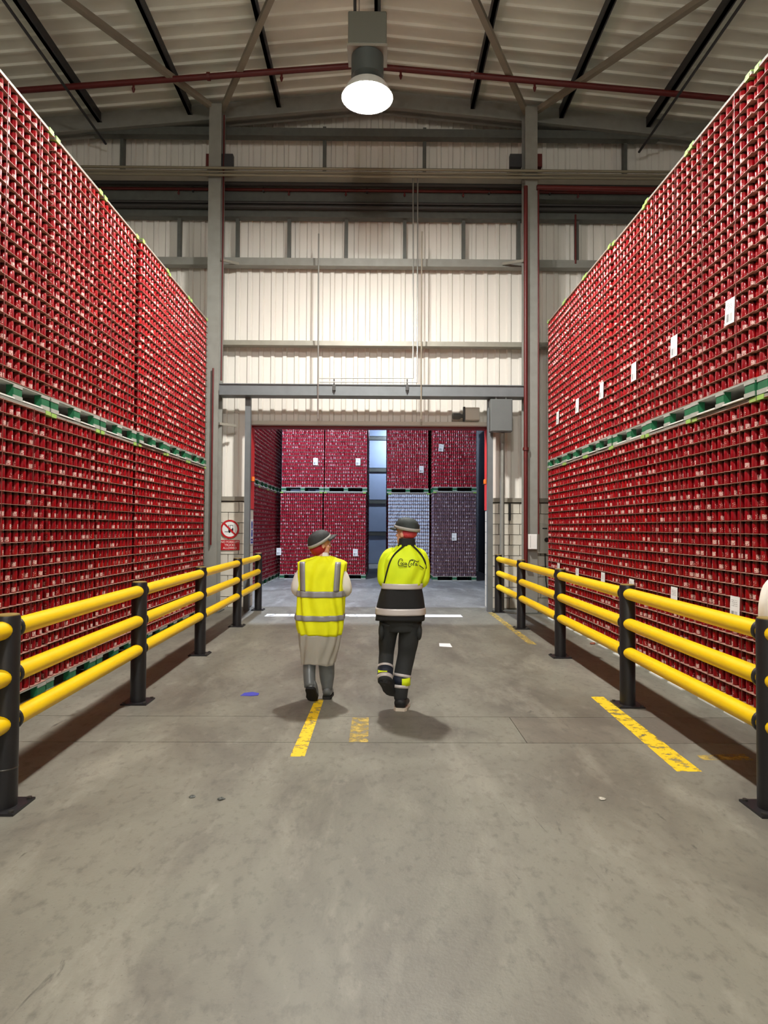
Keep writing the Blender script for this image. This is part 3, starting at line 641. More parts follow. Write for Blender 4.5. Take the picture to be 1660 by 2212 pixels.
def load(loc, rz, kind, label, group, cans_me, nl=NL, lp=LP, blockmat='pal_green', papers=(), single=(), stuff=None, straps=True, loose=()):
    t = empty('can_pallet', loc, rz); tag(t, label, 'pallet', group)
    w_, d_ = (W_A, D_A) if kind == 'A' else (W_F, D_F)
    top, bl, rn, fr, cn = PAL[(kind, blockmat)]
    base = put('top_deck', top, t)
    for b_m, f_m in bl:
        q_ = put('block', b_m, base)
        for f__ in f_m: put('block_band', f__, q_)
    for r_m in rn: put('bottom_board', r_m, base, (0, -.028 if (loc[2] < 1 and kind == 'A') else 0, 0))
    if kind == 'A':
        for L_ in range(nl + 1): put('layer_sheet', SHEET[kind], t, (random.uniform(-.003, .003), random.uniform(-.003, .002), PH + L_ * lp))
    else: put('layer_sheets', SHEETS_F, t)['kind'] = 'stuff'
    c = put('cans', stuff or cans_me, t); c['kind'] = 'stuff'
    for p in single: put('can', CAN1, t, p, rz=random.uniform(0, 6.28))
    f_ = put('top_frame', fr, t, (0, 0, PH + nl * lp + SHT + .0005))
    for sx in (-1, 1):
        for y_ in (0, d_ - .12): put('frame_corner', NUB if loc[2] > 1 else cn, f_, (sx * (w_ / 2 - .05), y_, 0))
    if straps:
        for sx in (-.28, .28): put('strap', STRAP, t, (sx + random.uniform(-.04, .04), 0, 0))
    for (x, z, a_) in papers:
        o = put('paper_label', PAPER, t, (x, -.004, z)); o.rotation_euler.y = a_; o['label'] = 'white printed paper label with bar code'
    return t

def proj(pw):
    d = pw - CAM; z = d.dot(FWD)
    return (830 + F * d.dot(RT) / z, 1106 - F * d.dot(UP) / z, z)
U = PH + NL * LP + .039                  # height of one unit
ORD = ['the end one by the doorway', 'second from the doorway', 'third from the doorway', 'fourth from the doorway', 'fifth from the doorway', 'sixth from the doorway', 'seventh from the doorway', 'nearest to the camera']
rngp = random.Random(3)
for side, X, y_end, pitch in ((-1, -3.38, 12.65, 1.2), (1, 3.27, 12.6, 1.168)):
    for k in range(8):
        yc_ = y_end - pitch * (k + .5)
        for tier in (0, 1):
            jx = rngp.uniform(-.012, .012) + (-.055 * 1 if (side < 0 and k == 3 and tier) else 0) + (.03 if (side < 0 and k == 2 and tier) else 0) + (.02 if (side > 0 and k == 3 and tier) else 0)
            if side < 0 and k == 3 and tier: jx = -.012
            rz = R(90) if side < 0 else R(-90)
            loc = Vector((X + jx, yc_, tier * U)); mtx = Matrix.Translation(loc) @ Matrix.Rotation(rz, 4, 'Z')
            single, rest = [], []
            if k in (4, 5, 6):
                for p in POS_A:
                    q = proj(mtx @ Vector((p[0], p[1], p[2] + .055)))
                    big = p[4] == 0 and p[3] % 2 == 0 and q[2] > .5 and -8 < q[0] < 1668 and -10 < q[1] < 2222 and dA * F / q[2] * 1.0 > 0 and (abs(q[0] - 820) ** 2 * 2.44e-5) > 9.6
                    (single if big else rest).append(p[:3])
            if len(single) > 300: rest += single[300:]; single = single[:300]
            papers = []
            if side > 0 and tier: papers = [(.20 + rngp.uniform(-.02, .02), .86, rngp.uniform(-.04, .04))]
            if side > 0 and not tier: papers = [(.20 + rngp.uniform(-.04, .04), .965 + rngp.uniform(-.02, .02), rngp.uniform(-.03, .03))]
            sd = 'left' if side < 0 else 'right'
            load(loc, rz, 'A', '%s pallet of red cans in the %s row, %s' % ('upper' if tier else 'lower', sd, ORD[k]), 'red can pallets stacked in the %s row' % sd,
                 MESH_END if k == 7 else MESH_A[(k + tier * 2) % 3], papers=papers, single=single, stuff=cans_mesh('cans', rest, 10, rA, M('can_red'), 20 + k + tier * 9 + (side > 0) * 30) if single else None)

POS_F = far_positions(NL)
FAR = {c: [cans_mesh('cans', POS_F, 8, rF, M(c), s) for s in (4, 5)] for c in ('can_far_tinted', 'can_silver', 'can_mauve')}
def far_load(px_c, Y, tier, c, lab, dz=0, blockmat='pal_green', papers=(), rz=0, x=None, var=0):
    X = x if x is not None else at(px_c, 1139, Y).x
    load(Vector((X, Y, tier * U + dz)), rz, 'F', lab, 'can pallets in the hall beyond', FAR[c][var], blockmat=blockmat, papers=papers, straps=False)
YF = 21.45
far_load(651, YF, 0, 'can_far_tinted', 'lower dark red can pallet beyond the doorway, first from the left', papers=[(-.75 + .02, .9, 0)])
far_load(653.5, YF, 1, 'can_far_tinted', 'upper dark red can pallet beyond the doorway, first from the left', papers=[(.42, 1.0, .03)], var=1)
far_load(745, YF, 0, 'can_far_tinted', 'lower dark red can pallet beyond the doorway, left of the gap', papers=[(.36, .88, 0)], var=1)
far_load(747, YF, 1, 'can_far_tinted', 'upper dark red can pallet beyond the doorway, left of the gap', papers=[(.40, 1.0, .02)])
far_load(884, YF + .45, 0, 'can_silver', 'lower silver can pallet beyond the doorway, right of the gap', blockmat='pal_brown', dz=-.0)
far_load(881, YF + .45, 1, 'can_far_tinted', 'upper dark red can pallet standing on the silver cans', papers=[(.46, .80, 0)], var=1)
far_load(983, YF - .5, 0, 'can_mauve', 'lower mauve can pallet beyond the doorway, furthest right', papers=[(-.02, 1.42, 0)])
far_load(983, YF - .5, 1, 'can_far_tinted', 'upper dark red can pallet standing on the mauve cans', papers=[(-.45, 1.42, .1)])
for k in range(5):
    for tier in (0, 1):
        far_load(0, 15.35 + 1.42 * (k + .5) + .30, tier, 'can_far_tinted', '%s dark red pallet in the shaded side row beyond the doorway, %s' % ('upper' if tier else 'lower', ('first', 'second', 'third', 'fourth', 'fifth')[k]), rz=R(90), x=-3.42, var=k % 2)
for tier in (0, 1):
    for k in range(1, 5):
        w3 = ('second', 'third', 'fourth', 'fifth')[k - 1]; u3 = 'upper' if tier else 'lower'
        far_load(746, YF + 1.17 * k, tier, 'can_far_tinted', '%s dark red pallet %s deep along the left of the far gap' % (u3, w3), x=-1.13, var=k % 2)
        far_load(881, YF + .45 + 1.17 * k, tier, 'can_far_tinted', '%s dark red pallet %s deep along the right of the far gap' % (u3, w3), x=.98, var=k % 2)
        far_load(983, YF - .5 + 1.17 * k, tier, 'can_far_tinted', '%s dark red pallet %s deep behind the mauve cans, unseen, added to block light' % (u3, w3), x=2.46, var=k % 2)  # unseen rows, added to keep lamp light off the right side

# ------------------------------------------------------------------ barriers
def barrier(name_side, pts):
    t = empty('safety_barrier', (pts[1][0], pts[1][1], 0)); o0 = Vector((pts[1][0], pts[1][1], 0))
    tag(t, 'yellow three-rail safety barrier with black posts along the %s side' % name_side, 'barrier')
    P = [Vector((x, y, 0)) - o0 for x, y in pts]; dr = (P[-1] - P[0]).normalized()
    pm = MB().lathe([(.073, .012), (.073, 1.155), (.068, 1.168)], n=28).mesh('post', M('black_poly'), True)
    cm = MB().lathe([(.066, 1.166), (.066, 1.174), (.05, 1.177)], n=24).mesh('post_cap', M('black_cap'), True)
    bm_ = MB().box(-.125, .125, -.125, .125, 0, .014).mesh('base_plate', M('black_poly'))
    bo = MB().lathe([(.016, .014), (.016, .026)], n=6).mesh('bolt', M('bolt'))
    jc = MB().lathe([(.0735, .24), (.0755, .243), (.0755, .247), (.0735, .25)], n=24, cap=False).mesh('post_seam', M('bolt'), True)
    for i, p in enumerate(P):
        q = put('post', pm, t, p); put('post_cap', cm, q); b_ = put('base_plate', bm_, q)
        for sx in (-.1, .1):
            for sy in (-.1, .1): put('bolt', bo, q, (sx, sy, 0))
        if i == 1 and name_side == 'left': put('post_seam', jc, q)
    for i in range(len(P) - 1):
        for z in (1.083, .795, .515):
            a = P[i] + Vector((0, 0, z)); b_ = P[i + 1] + Vector((0, 0, z))
            r_ = MB().tube([a + dr * .03, b_ - dr * .03], .057, 20).build('rail', M('yellow'), t, True)
            MB().tube([a + dr * .055, a + dr * .062, a + dr * .082, a + dr * .09], [.06, .068, .068, .06], 20).build('collar', M('black_poly'), r_, True)
    return t
barrier('left', [(-2.22, 1.64), (-2.28, 4.01), (-2.35, 6.39), (-2.40, 8.76), (-2.45, 11.25), (-2.49, 13.42)])
barrier('right', [(2.40, 1.64), (2.41, 4.0), (2.43, 6.34), (2.43, 8.69), (2.44, 11.12), (2.44, 13.25)])

# small litter
p = at(541, 1498, 6.7); o = MB().add([(-.09, -.06, .002), (.02, -.075, .003), (.09, -.05, .004), (.085, .03, .006), (.01, .06, .01), (-.07, .05, .003), (-.09, -.06, .0), (.02, -.075, .001), (.09, -.05, .002), (.085, .03, .003), (.01, .06, .007), (-.07, .05, .0)],
     [(0, 1, 2, 3, 4, 5), (11, 10, 9, 8, 7, 6)] + [(i, (i + 1) % 6, (i + 1) % 6 + 6, i + 6) for i in range(6)]).build('paper_scrap', M('bluescrap'), None, loc=(p.x, 6.7, 0)); tag(o, 'crumpled blue scrap lying on the concrete left of the walkers', 'scrap')

for px, py, sc, mt, lab in ((415, 1715, .022, 'steel_dark', 'small dark chip on the bare floor, left one of a pair'), (478, 1720, .026, 'steel_dark', 'small dark chip on the bare floor, right one of a pair'), (1300, 1722, .024, 'cream', 'small pale chip on the floor beyond the right yellow line'), (1281, 1391, .05, 'pal_brown', 'small brown scrap on the floor in front of the right pallets')):
    Yc = F * 1.72 / (py - 1139 - .0052 * (px - 830)); q = at(px, py, Yc); rr2 = random.Random(px)
    mb = MB().ell((0, 0, sc * .22), (sc, sc * .8, sc * .35), 7, 4); mb.v = [(x * rr2.uniform(.7, 1.2), y * rr2.uniform(.7, 1.2), max(0, z * rr2.uniform(.7, 1.2))) for x, y, z in mb.v]
    tag(mb.build('floor_debris', M(mt), None, loc=(q.x, Yc, .0005)), lab, 'debris')

# ------------------------------------------------------------------ people
def levels(L_):
    A_ = np.array(sorted(L_)); return lambda z: [float(np.interp(z, A_[:, 0], A_[:, c])) for c in range(1, 5)]
EX = 2.5
def ring_pt(f, z, th, off):
    cx, cy, a, b_ = f(z); c, s = math.cos(th), math.sin(th)
    return (cx + (a + off) * math.copysign(abs(c) ** (2 / EX), c), cy + (b_ + off) * math.copysign(abs(s) ** (2 / EX), s), z)
def back_y(f, x, z):
    cx, cy, a, b_ = f(z); q = min(1, abs((x - cx) / a)); return cy - b_ * (1 - q ** EX) ** (1 / EX)
def shell(name, f, z0, z1, mt, parent, off=0, nz=24, n=48, fold=0, k=7, thick=.004, hem=None, ph=0.):
    vs = []
    for i in range(nz + 1):
        z = z0 + (z1 - z0) * i / nz
        for j in range(n):
            th = 2 * math.pi * j / n; zz = z
            if hem and i == 0: zz += hem * math.sin(th * 3 + 1)
            fo = fold * math.sin(k * th + 2.2 * math.sin(z * 7 + ph)) * (1 if fold else 0)
            x, y, _ = ring_pt(f, z, th, off + fo); vs.append((x, y, zz))
    fs = [(i * n + j, i * n + (j + 1) % n, (i + 1) * n + (j + 1) % n, (i + 1) * n + j) for i in range(nz) for j in range(n)]
    o = MB().add(vs, fs).build(name, M(mt), parent, 'all')
    if thick:
        md = o.modifiers.new('solid', 'SOLIDIFY'); md.thickness = thick; md.offset = -1
    return o
def back_strip(name, f, pts, w_, mt, parent, off=.007, fold=None):   # band on the back along (x,z) points
    vs = []
    P = [Vector((x, 0, z)) for x, z in pts]; Q = []
    for i in range(len(P) - 1):
        for t_ in range(8): Q.append(P[i].lerp(P[i + 1], t_ / 8))
    Q.append(P[-1])
    for i, q in enumerate(Q):
        t_ = (Q[min(i + 1, len(Q) - 1)] - Q[max(i - 1, 0)]).normalized(); nrm = Vector((t_.z, 0, -t_.x))
        for s_ in (-.5, 0, .5):
            p = q + nrm * (w_ * s_); vs.append((p.x, back_y(f, p.x, p.z) - off, p.z))
    o = MB().add(vs, [(3 * i + j, 3 * i + j + 1, 3 * i + j + 4, 3 * i + j + 3) for i in range(len(Q) - 1) for j in (0, 1)]).build(name, M(mt), parent, 'all')
    md = o.modifiers.new('solid', 'SOLIDIFY'); md.thickness = .003; md.offset = 0; return o
def body_mesh(root, J, head_c, yaw, pitch=0, s=1.0):
    """one continuous skin surface: torso, limbs, five-fingered hands and a head with face, fused by a voxel remesh"""
    mb = MB(); V = lambda *a: Vector(a)
    mb.tube([J['pelvis'] + V(0, 0, -.08), J['pelvis'], J['waist'], J['chest'], J['chest'] + V(0, 0, .13), J['neck']], [(.12, .09), (.13, .095), (.115, .09), (.135, .095), (.10, .07), (.045, .045)], 16, 5, side=(1, 0, 0))
    mb.tube([J['neck'] + V(0, 0, -.06), J['neck'], head_c + V(0, -.0, -.06)], [.055, .052, .055], 12, 3)
    for sd in ('l', 'r'):
        sh, el, wr, hd = J['sh' + sd], J['el' + sd], J['wr' + sd], J['hd' + sd]
        mb.tube([J['chest'] + V(0, 0, .08), sh, (sh + el) / 2, el, (el + wr) / 2, wr], [.05, .042, .036, .032, .032, .025], 12, 4)
        d = (hd - wr).normalized(); u = d.orthogonal().normalized() if abs(d.z) > .9 else d.cross(V(0, 0, 1)).normalized(); v_ = d.cross(u)
        mb.tube([wr - d * .01, wr + d * .03, wr + d * .085], [(.026, .02), (.036, .017), (.04, .016)], 12, 3, side=u)
        for i, ln in enumerate((.062, .074, .07, .055)):
            b0 = wr + d * .08 + u * (.03 - .02 * i); mb.tube([b0, b0 + d * ln * .45 + v_ * .006, b0 + d * ln * .75 + v_ * .022, b0 + d * ln * .9 + v_ * .04], [.0105, .010, .009, .008], 8, 2)
        tb = wr + d * .03 + u * .03; mb.tube([tb, tb + d * .03 + u * .022, tb + d * .06 + u * .026 + v_ * .012], [.013, .012, .009], 8, 2)
        hp, kn, an, toe = J['hp' + sd], J['kn' + sd], J['an' + sd], J['to' + sd]
        mb.tube([hp, (hp + kn) / 2, kn, (kn + an) / 2, an], [.07, .058, .042, .038, .030], 12, 4)
        mb.tube([an, (an + toe) / 2, toe], [.028, .026, .018], 10, 3)
    rot = Matrix.Rotation(yaw, 3, 'Z') @ Matrix.Rotation(pitch, 3, 'X')
    def E(c, r, rr=None): mb.ell(head_c + rot @ (Vector(c) * s), Vector(r) * s, 18, 12, rot @ rr if rr else rot)
    E((0, -.01, .02), (.074, .092, .098)); E((0, .035, -.055), (.054, .058, .066)); E((0, .07, -.095), (.026, .02, .018))
    E((0, .078, .028), (.05, .018, .014)); E((0, .098, -.022), (.012, .018, .016)); E((0, .088, .006), (.009, .014, .024)); E((0, .082, -.062), (.026, .012, .009))
    for sx in (-1, 1): E((sx * .076, -.008, -.012), (.012, .022, .032)); E((sx * .045, .062, -.02), (.022, .018, .018))
    o = mb.build('body', M('skin'), root, 'all')
    md = o.modifiers.new('remesh', 'REMESH'); md.mode = 'VOXEL'; md.voxel_size = .0075; md.use_smooth_shade = True
    md = o.modifiers.new('smooth', 'SMOOTH'); md.factor = .5; md.iterations = 2
    for sx in (-1, 1): MB().ell(head_c + rot @ (Vector((sx * .03, .083, .006)) * s), (.010, .008, .007), 10, 6).build('eye', M('eyewhite'), root, 'all')
    return rot
def cap_parts(root, hc, rot, mt, tilt, band='capband', s=1.0, peak=True):
    tr = Matrix.Rotation(tilt, 3, 'X'); vs = []; fs = []; n = 28; m_ = 9
    for i in range(m_ + 1):
        ph = (math.pi / 2) * i / m_
        for j in range(n):
            a = 2 * math.pi * j / n; r = math.cos(ph) ** .75
            vs.append(hc + rot @ (tr @ (Vector((.092 * r * math.cos(a), .112 * r * math.sin(a), .098 * math.sin(ph))) * s) + Vector((0, -.01, .032)) * s))
    for i in range(m_):
        for j in range(n): k2 = (j + 1) % n; fs.append((i * n + j, i * n + k2, (i + 1) * n + k2, (i + 1) * n + j))
    o = MB().add(vs, fs).build('cap', M(mt), root, 'all'); md = o.modifiers.new('solid', 'SOLIDIFY'); md.thickness = .004
    vs = []
    for z in (-.004, .022):
        for j in range(n):
            a = 2 * math.pi * j / n; vs.append(hc + rot @ (tr @ (Vector((.0945 * math.cos(a), .1145 * math.sin(a), z)) * s) + Vector((0, -.01, .032)) * s))
    q = MB().add(vs, [(j, (j + 1) % n, n + (j + 1) % n, n + j) for j in range(n)]).build('cap_band', M(band), o, 'all'); md = q.modifiers.new('solid', 'SOLIDIFY'); md.thickness = .003
    if peak:
        vs = []; kk = 12
        for r0, dz in ((.0, .0), (.055, -.022)):
            for j in range(kk + 1):
                a = R(20 + 140 * j / kk); vs.append(hc + rot @ (tr @ (Vector(((.093 + r0 * .25) * math.cos(a), (.112 + r0 * math.sin(a)) * math.sin(a), dz)) * s) + Vector((0, -.01, .036)) * s))
        q = MB().add(vs, [(j, j + 1, kk + j + 2, kk + j + 1) for j in range(kk)]).build('cap_peak', M(mt), o, 'all'); md = q.modifiers.new('solid', 'SOLIDIFY'); md.thickness = .006
    return o
def hairnet(root, hc, rot, mt, c=(0, -.045, -.02), r=(.082, .07, .075)):
    return MB().ell(hc + rot @ Vector(c), r, 20, 12, rot).build('hairnet', M(mt), root, 'all')
def boot(parent, an, heel, toe, mt, solemt, hgt=.12, name='boot', w_=.05, k=1.0):
    """shoe lofted from heel to toe with its own sole"""
    d = (toe - heel); side = d.cross(Vector((0, 0, 1))).normalized(); nrm = side.cross(d).normalized()
    st = [(0, .035, .05, .050), (.12, .043, .06, .055), (.4, .046, .055, .055), (.7, .05, .042, .042), (.92, .042, .028, .028), (1.0, .02, .018, .018)]
    st = [(t, w2 * k, h, hh) for t, w2, h, hh in st]; pts = [heel + d * t + nrm * h for t, w2, h, hh in st]
    o = MB().tube(pts, [(w2, hh) for t, w2, h, hh in st], 16, 3, side=side).tube([an + nrm * .02 + (an - (heel + d * .2)) * .2, an, heel + d * .22 + nrm * .05], [.052, .052, .05], 14, 3).build(name, M(mt), parent, 'all')
    so = []; n = 10
    for t, w2 in ((-.02, .03), (.08, .044), (.4, .044), (.7, .053), (.95, .042), (1.03, .02)): so.append((t, w2 * k))
    vs = []
    for t, w2 in so:
        for sx in (-1, 1):
            for h in (-.008, .02): vs.append(heel + d * t + side * (sx * w2) + nrm * h)
    fs = []
    for i in range(len(so) - 1):
        a = 4 * i; b_ = a + 4; fs += [(a, a + 1, b_ + 1, b_), (a + 2, b_ + 2, b_ + 3, a + 3), (a + 1, a + 3, b_ + 3, b_ + 1), (a, b_, b_ + 2, a + 2)]
    fs += [(0, 2, 3, 1), tuple(4 * (len(so) - 1) + k for k in (0, 1, 3, 2))]
    MB().add(vs, fs).build('sole', M(solemt), o); return o
V = lambda *a: Vector(a)

# --- woman in the yellow vest (coordinates: x and z in metres, y about her own depth)
YW = 6.5; wroot = empty('person', (-.585, YW, 0)); tag(wroot, 'person in sleeveless yellow vest over translucent coat and grey boots', 'person', 'people walking up the aisle')
sx_ = lambda px: (px - 820) / 215.4 + .585
zw = lambda py: 1.72 - (py - 1139) / 215.4
hcW = V(.0, .02, 1.545)
JW = dict(pelvis=V(0, 0, .86), waist=V(0, 0, 1.02), chest=V(0, .01, 1.22), neck=V(.01, .01, 1.41),
          shl=V(-.15, 0, 1.29), ell=V(-.233, .0, 1.11), wrl=V(-.13, .2, 1.03), hdl=V(-.03, .26, 1.06), shr=V(.17, 0, 1.29), elr=V(.256, .0, 1.11), wrr=V(.15, .2, 1.02), hdr=V(.04, .26, 1.05),
          hpl=V(-.08, 0, .82), knl=V(-.104, .02, .45), anl=V(-.086, -.11, .16), tol=V(-.072, -.11, .10), hpr=V(.08, 0, .82), knr=V(.062, .05, .45), anr=V(.072, .05, .10), tor=V(.073, .14, .05))
rotW = body_mesh(wroot, JW, hcW, R(-62), s=.98)
cap_parts(wroot, hcW + V(0, 0, -.012), rotW, 'capdark', R(30), s=1.16)
hairnet(wroot, hcW, rotW, 'netred', (0, -.034, -.03), (.083, .082, .088))
fV = levels([(.64, sx_(695), 0, .205, .15), (.72, sx_(694), 0, .228, .165), (.82, sx_(693), 0, .238, .17), (1.03, sx_(696), 0, .232, .165), (1.15, sx_(697), 0, .228, .16), (1.28, sx_(697), 0, .236, .15), (1.36, sx_(697), 0, .243, .125), (1.378, sx_(698), .005, .238, .10), (1.40, sx_(699), .01, .15, .09), (1.43, sx_(700), .01, .075, .07), (1.45, sx_(700), .01, .064, .064)])
coat = shell('coat', fV, .36, 1.465, 'polythene', wroot, -.022, 30, 48, 0, 7)
vest = shell('vest', fV, .652, 1.43, 'hivis', wroot, 0, 36, 96, .010, 11, hem=.006)
for a, b_ in ((1.03, 1.09), (.80, .853)): shell('reflective_strip', fV, a, b_, 'reflect', vest, .008, 4, 96, .010, 11)
for x0, x1 in ((657, 659), (733, 730)): back_strip('reflective_strip', fV, [(sx_(x0), 1.375), (sx_(x0 * .5 + x1 * .5), 1.22), (sx_(x1), 1.09)], .056, 'reflect', vest, .012)
fS = levels([(.35, sx_(690), .01, .165, .145), (.42, sx_(691), .01, .175, .15), (.55, sx_(693), .0, .20, .155), (.66, sx_(694), 0, .212, .15)])
coat.data.materials[0] = M('whitecoat')
# keep the coat body under the vest, and a separate translucent skirt
wroot_coat = coat; 
def trim(o, zmin):
    bm = bmesh.new(); bm.from_mesh(o.data); bmesh.ops.delete(bm, geom=[v for v in bm.verts if v.co.z < zmin], context='VERTS'); bm.to_mesh(o.data); bm.free()
trim(coat, .66)
shell('coat_skirt', fS, .365, .665, 'polythene', coat, 0, 12, 64, .008, 11, .002, hem=.01)
for P_ in ([(-.15, 0, 1.30), (-.205, 0, 1.22), (-.236, -.01, 1.12), (-.225, .05, 1.07), (-.15, .18, 1.03)], [(.17, 0, 1.30), (.225, 0, 1.22), (.258, -.01, 1.12), (.245, .05, 1.07), (.16, .18, 1.02)]):
    MB().tube(P_, [.055, .058, .056, .055, .045], 18, 5).build('sleeve', M('whitecoat'), coat, 'all')
tw = MB()
tw.tube([V(-.085, 0, .86), V(-.10, .02, .62), V(-.105, .02, .40), V(-.10, -.05, .26), V(-.085, -.11, .155)], [.095, .08, .066, .06, .056], 16, 4)
tw.tube([V(.08, 0, .86), V(.075, .05, .62), V(.06, .05, .40), V(.065, .05, .26), V(.072, .05, .09)], [.098, .088, .084, .078, .052], 16, 4)
tw.build('trousers', M('wellie'), wroot, 'all')
boot(wroot, V(-.082, -.10, .16), V(-.078, -.165, .15), V(-.06, -.06, .010), 'wellie', 'sole', k=1.15)
boot(wroot, V(.072, .05, .10), V(.072, .0, .009), V(.075, .24, .009), 'wellie', 'sole', k=1.05)

# --- man in the yellow and black jacket
YM = 6.16; mroot = empty('person', (.215, YM, 0)); tag(mroot, 'person in yellow and black high-visibility jacket and dark peaked cap', 'person', 'people walking up the aisle')
mx_ = lambda px: (px - 820) / 227.3 - .215
zm = lambda py: 1.72 - (py - 1139) / 227.3
hcM = V(.04, .03, 1.665)
JM = dict(pelvis=V(0, 0, .92), waist=V(.0, 0, 1.1), chest=V(.01, .0, 1.33), neck=V(.04, .02, 1.53),
          shl=V(-.12, .0, 1.44), ell=V(-.165, .02, 1.21), wrl=V(-.03, .22, 1.16), hdl=V(.06, .25, 1.18), shr=V(.17, 0, 1.44), elr=V(.20, .02, 1.21), wrr=V(.06, .22, 1.14), hdr=V(-.03, .25, 1.16),
          hpl=V(-.1, 0, .86), knl=V(-.138, .09, .50), anl=V(-.155, -.08, .29), tol=V(-.150, -.07, .262), hpr=V(.08, 0, .86), knr=V(.045, .06, .48), anr=V(-.003, .0, .10), tor=V(.01, .10, .05))
rotM = body_mesh(mroot, JM, hcM, R(52), s=1.02)
cap_parts(mroot, hcM, rotM, 'capgreen', R(10), s=1.16)
hairnet(mroot, hcM, rotM, 'netpink', (0, -.028, -.0), (.084, .084, .060))
fJ = levels([(.845, mx_(866), 0, .238, .165), (.905, mx_(867), 0, .230, .165), (.968, mx_(867), 0, .226, .165), (1.06, mx_(868), 0, .208, .158), (1.144, mx_(869), 0, .187, .15), (1.196, mx_(870), 0, .187, .152), (1.28, mx_(873), 0, .20, .16), (1.36, mx_(875), 0, .205, .16), (1.43, mx_(876), .0, .195, .145), (1.485, mx_(877), .005, .155, .12), (1.52, mx_(878), .015, .115, .10), (1.545, mx_(879), .02, .085, .08), (1.56, mx_(880), .02, .076, .074), (1.62, mx_(880), .02, .072, .07)])
jk = shell('jacket', fJ, 1.18, 1.555, 'hivis_man', mroot, 0, 24, 80, .008, 7, ph=1.)
shell('lower_panel', fJ, .85, 1.18, 'blackcloth', jk, 0, 18, 64, .005, 6, hem=.004)
shell('reflective_strip', fJ, 1.144, 1.196, 'reflect_pale', jk, .008, 4, 64, .003, 5)
fJ2 = levels([(.8, mx_(866), 0, .236, .165), (1.0, mx_(867), 0, .222, .165)])
shell('reflective_strip', fJ, .903, .966, 'reflect_pale', jk, .009, 4, 64, .003, 6)
shell('collar', fJ, 1.545, 1.615, 'blackcloth', jk, .004, 5, 32)
for P_, hw in (([(-.06, 0, 1.49), (-.12, 0, 1.45), (-.158, 0, 1.38), (-.17, 0, 1.28), (-.165, .01, 1.215), (-.12, .08, 1.185), (-.02, .21, 1.17)], 0), ([(.12, 0, 1.49), (.175, 0, 1.45), (.202, 0, 1.38), (.208, 0, 1.28), (.20, .01, 1.22), (.16, .08, 1.185), (.06, .21, 1.16)], 1)):
    sl = MB().tube(P_, [.05, .064, .063, .061, .06, .058, .048], 20, 5).build('sleeve', M('hivis_man'), jk, 'all')
    MB().tube([V(*P_[5]) * .75 + V(*P_[4]) * .25, V(*P_[5]) * .75 + V(*P_[6]) * .25], [.0625, .061], 18).build('cuff_strip', M('reflect_pale'), jk, 'all')
def surf(f, x, z, off): return V(x, back_y(f, x, z) - off, z)
def pp(pts, off): return [surf(fJ, mx_(x), zm(y), off) for x, y in pts]
MB().tube(pp([(873, 1178), (862, 1187), (851, 1198), (843, 1212), (838, 1228), (834, 1245), (831.5, 1257)], .012), .0085, 8, 4).build('piping', M('blackcloth'), jk, 'all')
MB().tube(pp([(892, 1178), (902, 1188), (911, 1199), (917, 1211), (920, 1224), (921, 1233)], .012), .008, 8, 4).build('piping', M('blackcloth'), jk, 'all')
MB().tube(pp([(905, 1219), (913, 1225), (920, 1233)], .010), .004, 6, 3).build('seam', M('trouser'), jk, 'all')
# the script across the back
def stroke(pts): return [(860 + 44 * x + 0, 1205 + 16 * y + 7 * x * .55) for x, y in pts]
S = [
 [(.20, .02), (.10, .0), (.03, .25), (.0, .62), (.04, .85), (.12, .92), (.22, .86), (.32, .92), (.42, .86)],     # first C with its tail
 [(.20, .02), (.22, .12), (.17, .2)],
 [(.16, .45), (.12, .55), (.13, .68), (.18, .68), (.20, .55), (.16, .45)],
 [(.30, .48), (.25, .46), (.22, .6), (.24, .7), (.30, .64)],
 [(.40, .47), (.35, .44), (.32, .58), (.34, .68), (.39, .6), (.40, .47), (.41, .66), (.45, .6)],
 [(.72, .12), (.62, .02), (.54, .25), (.50, .6), (.52, .88), (.60, .84)],                                            # second C with its crown stroke
 [(.55, .12), (.66, -.04), (.78, .0), (.90, .16), (1.0, .04)],
 [(.64, .42), (.60, .54), (.61, .68), (.66, .66), (.68, .52), (.64, .42)],
 [(.72, .68), (.74, .5), (.80, .16), (.76, .18), (.72, .62), (.76, .7)],
 [(.90, .44), (.84, .42), (.81, .58), (.83, .68), (.88, .6), (.90, .44), (.90, .66), (.95, .6)],
]
lt = MB()
for i, s_ in enumerate(S):
    P_ = [surf(fJ, mx_(x), zm(y), .009) for x, y in stroke(s_)]
    lt.tube(P_, .0032 if i in (0, 5, 6) else .0024, 6, 3)
o = lt.build('lettering', M('trouser'), jk, 'all'); o['label'] = 'black script lettering reading Coca Cola'
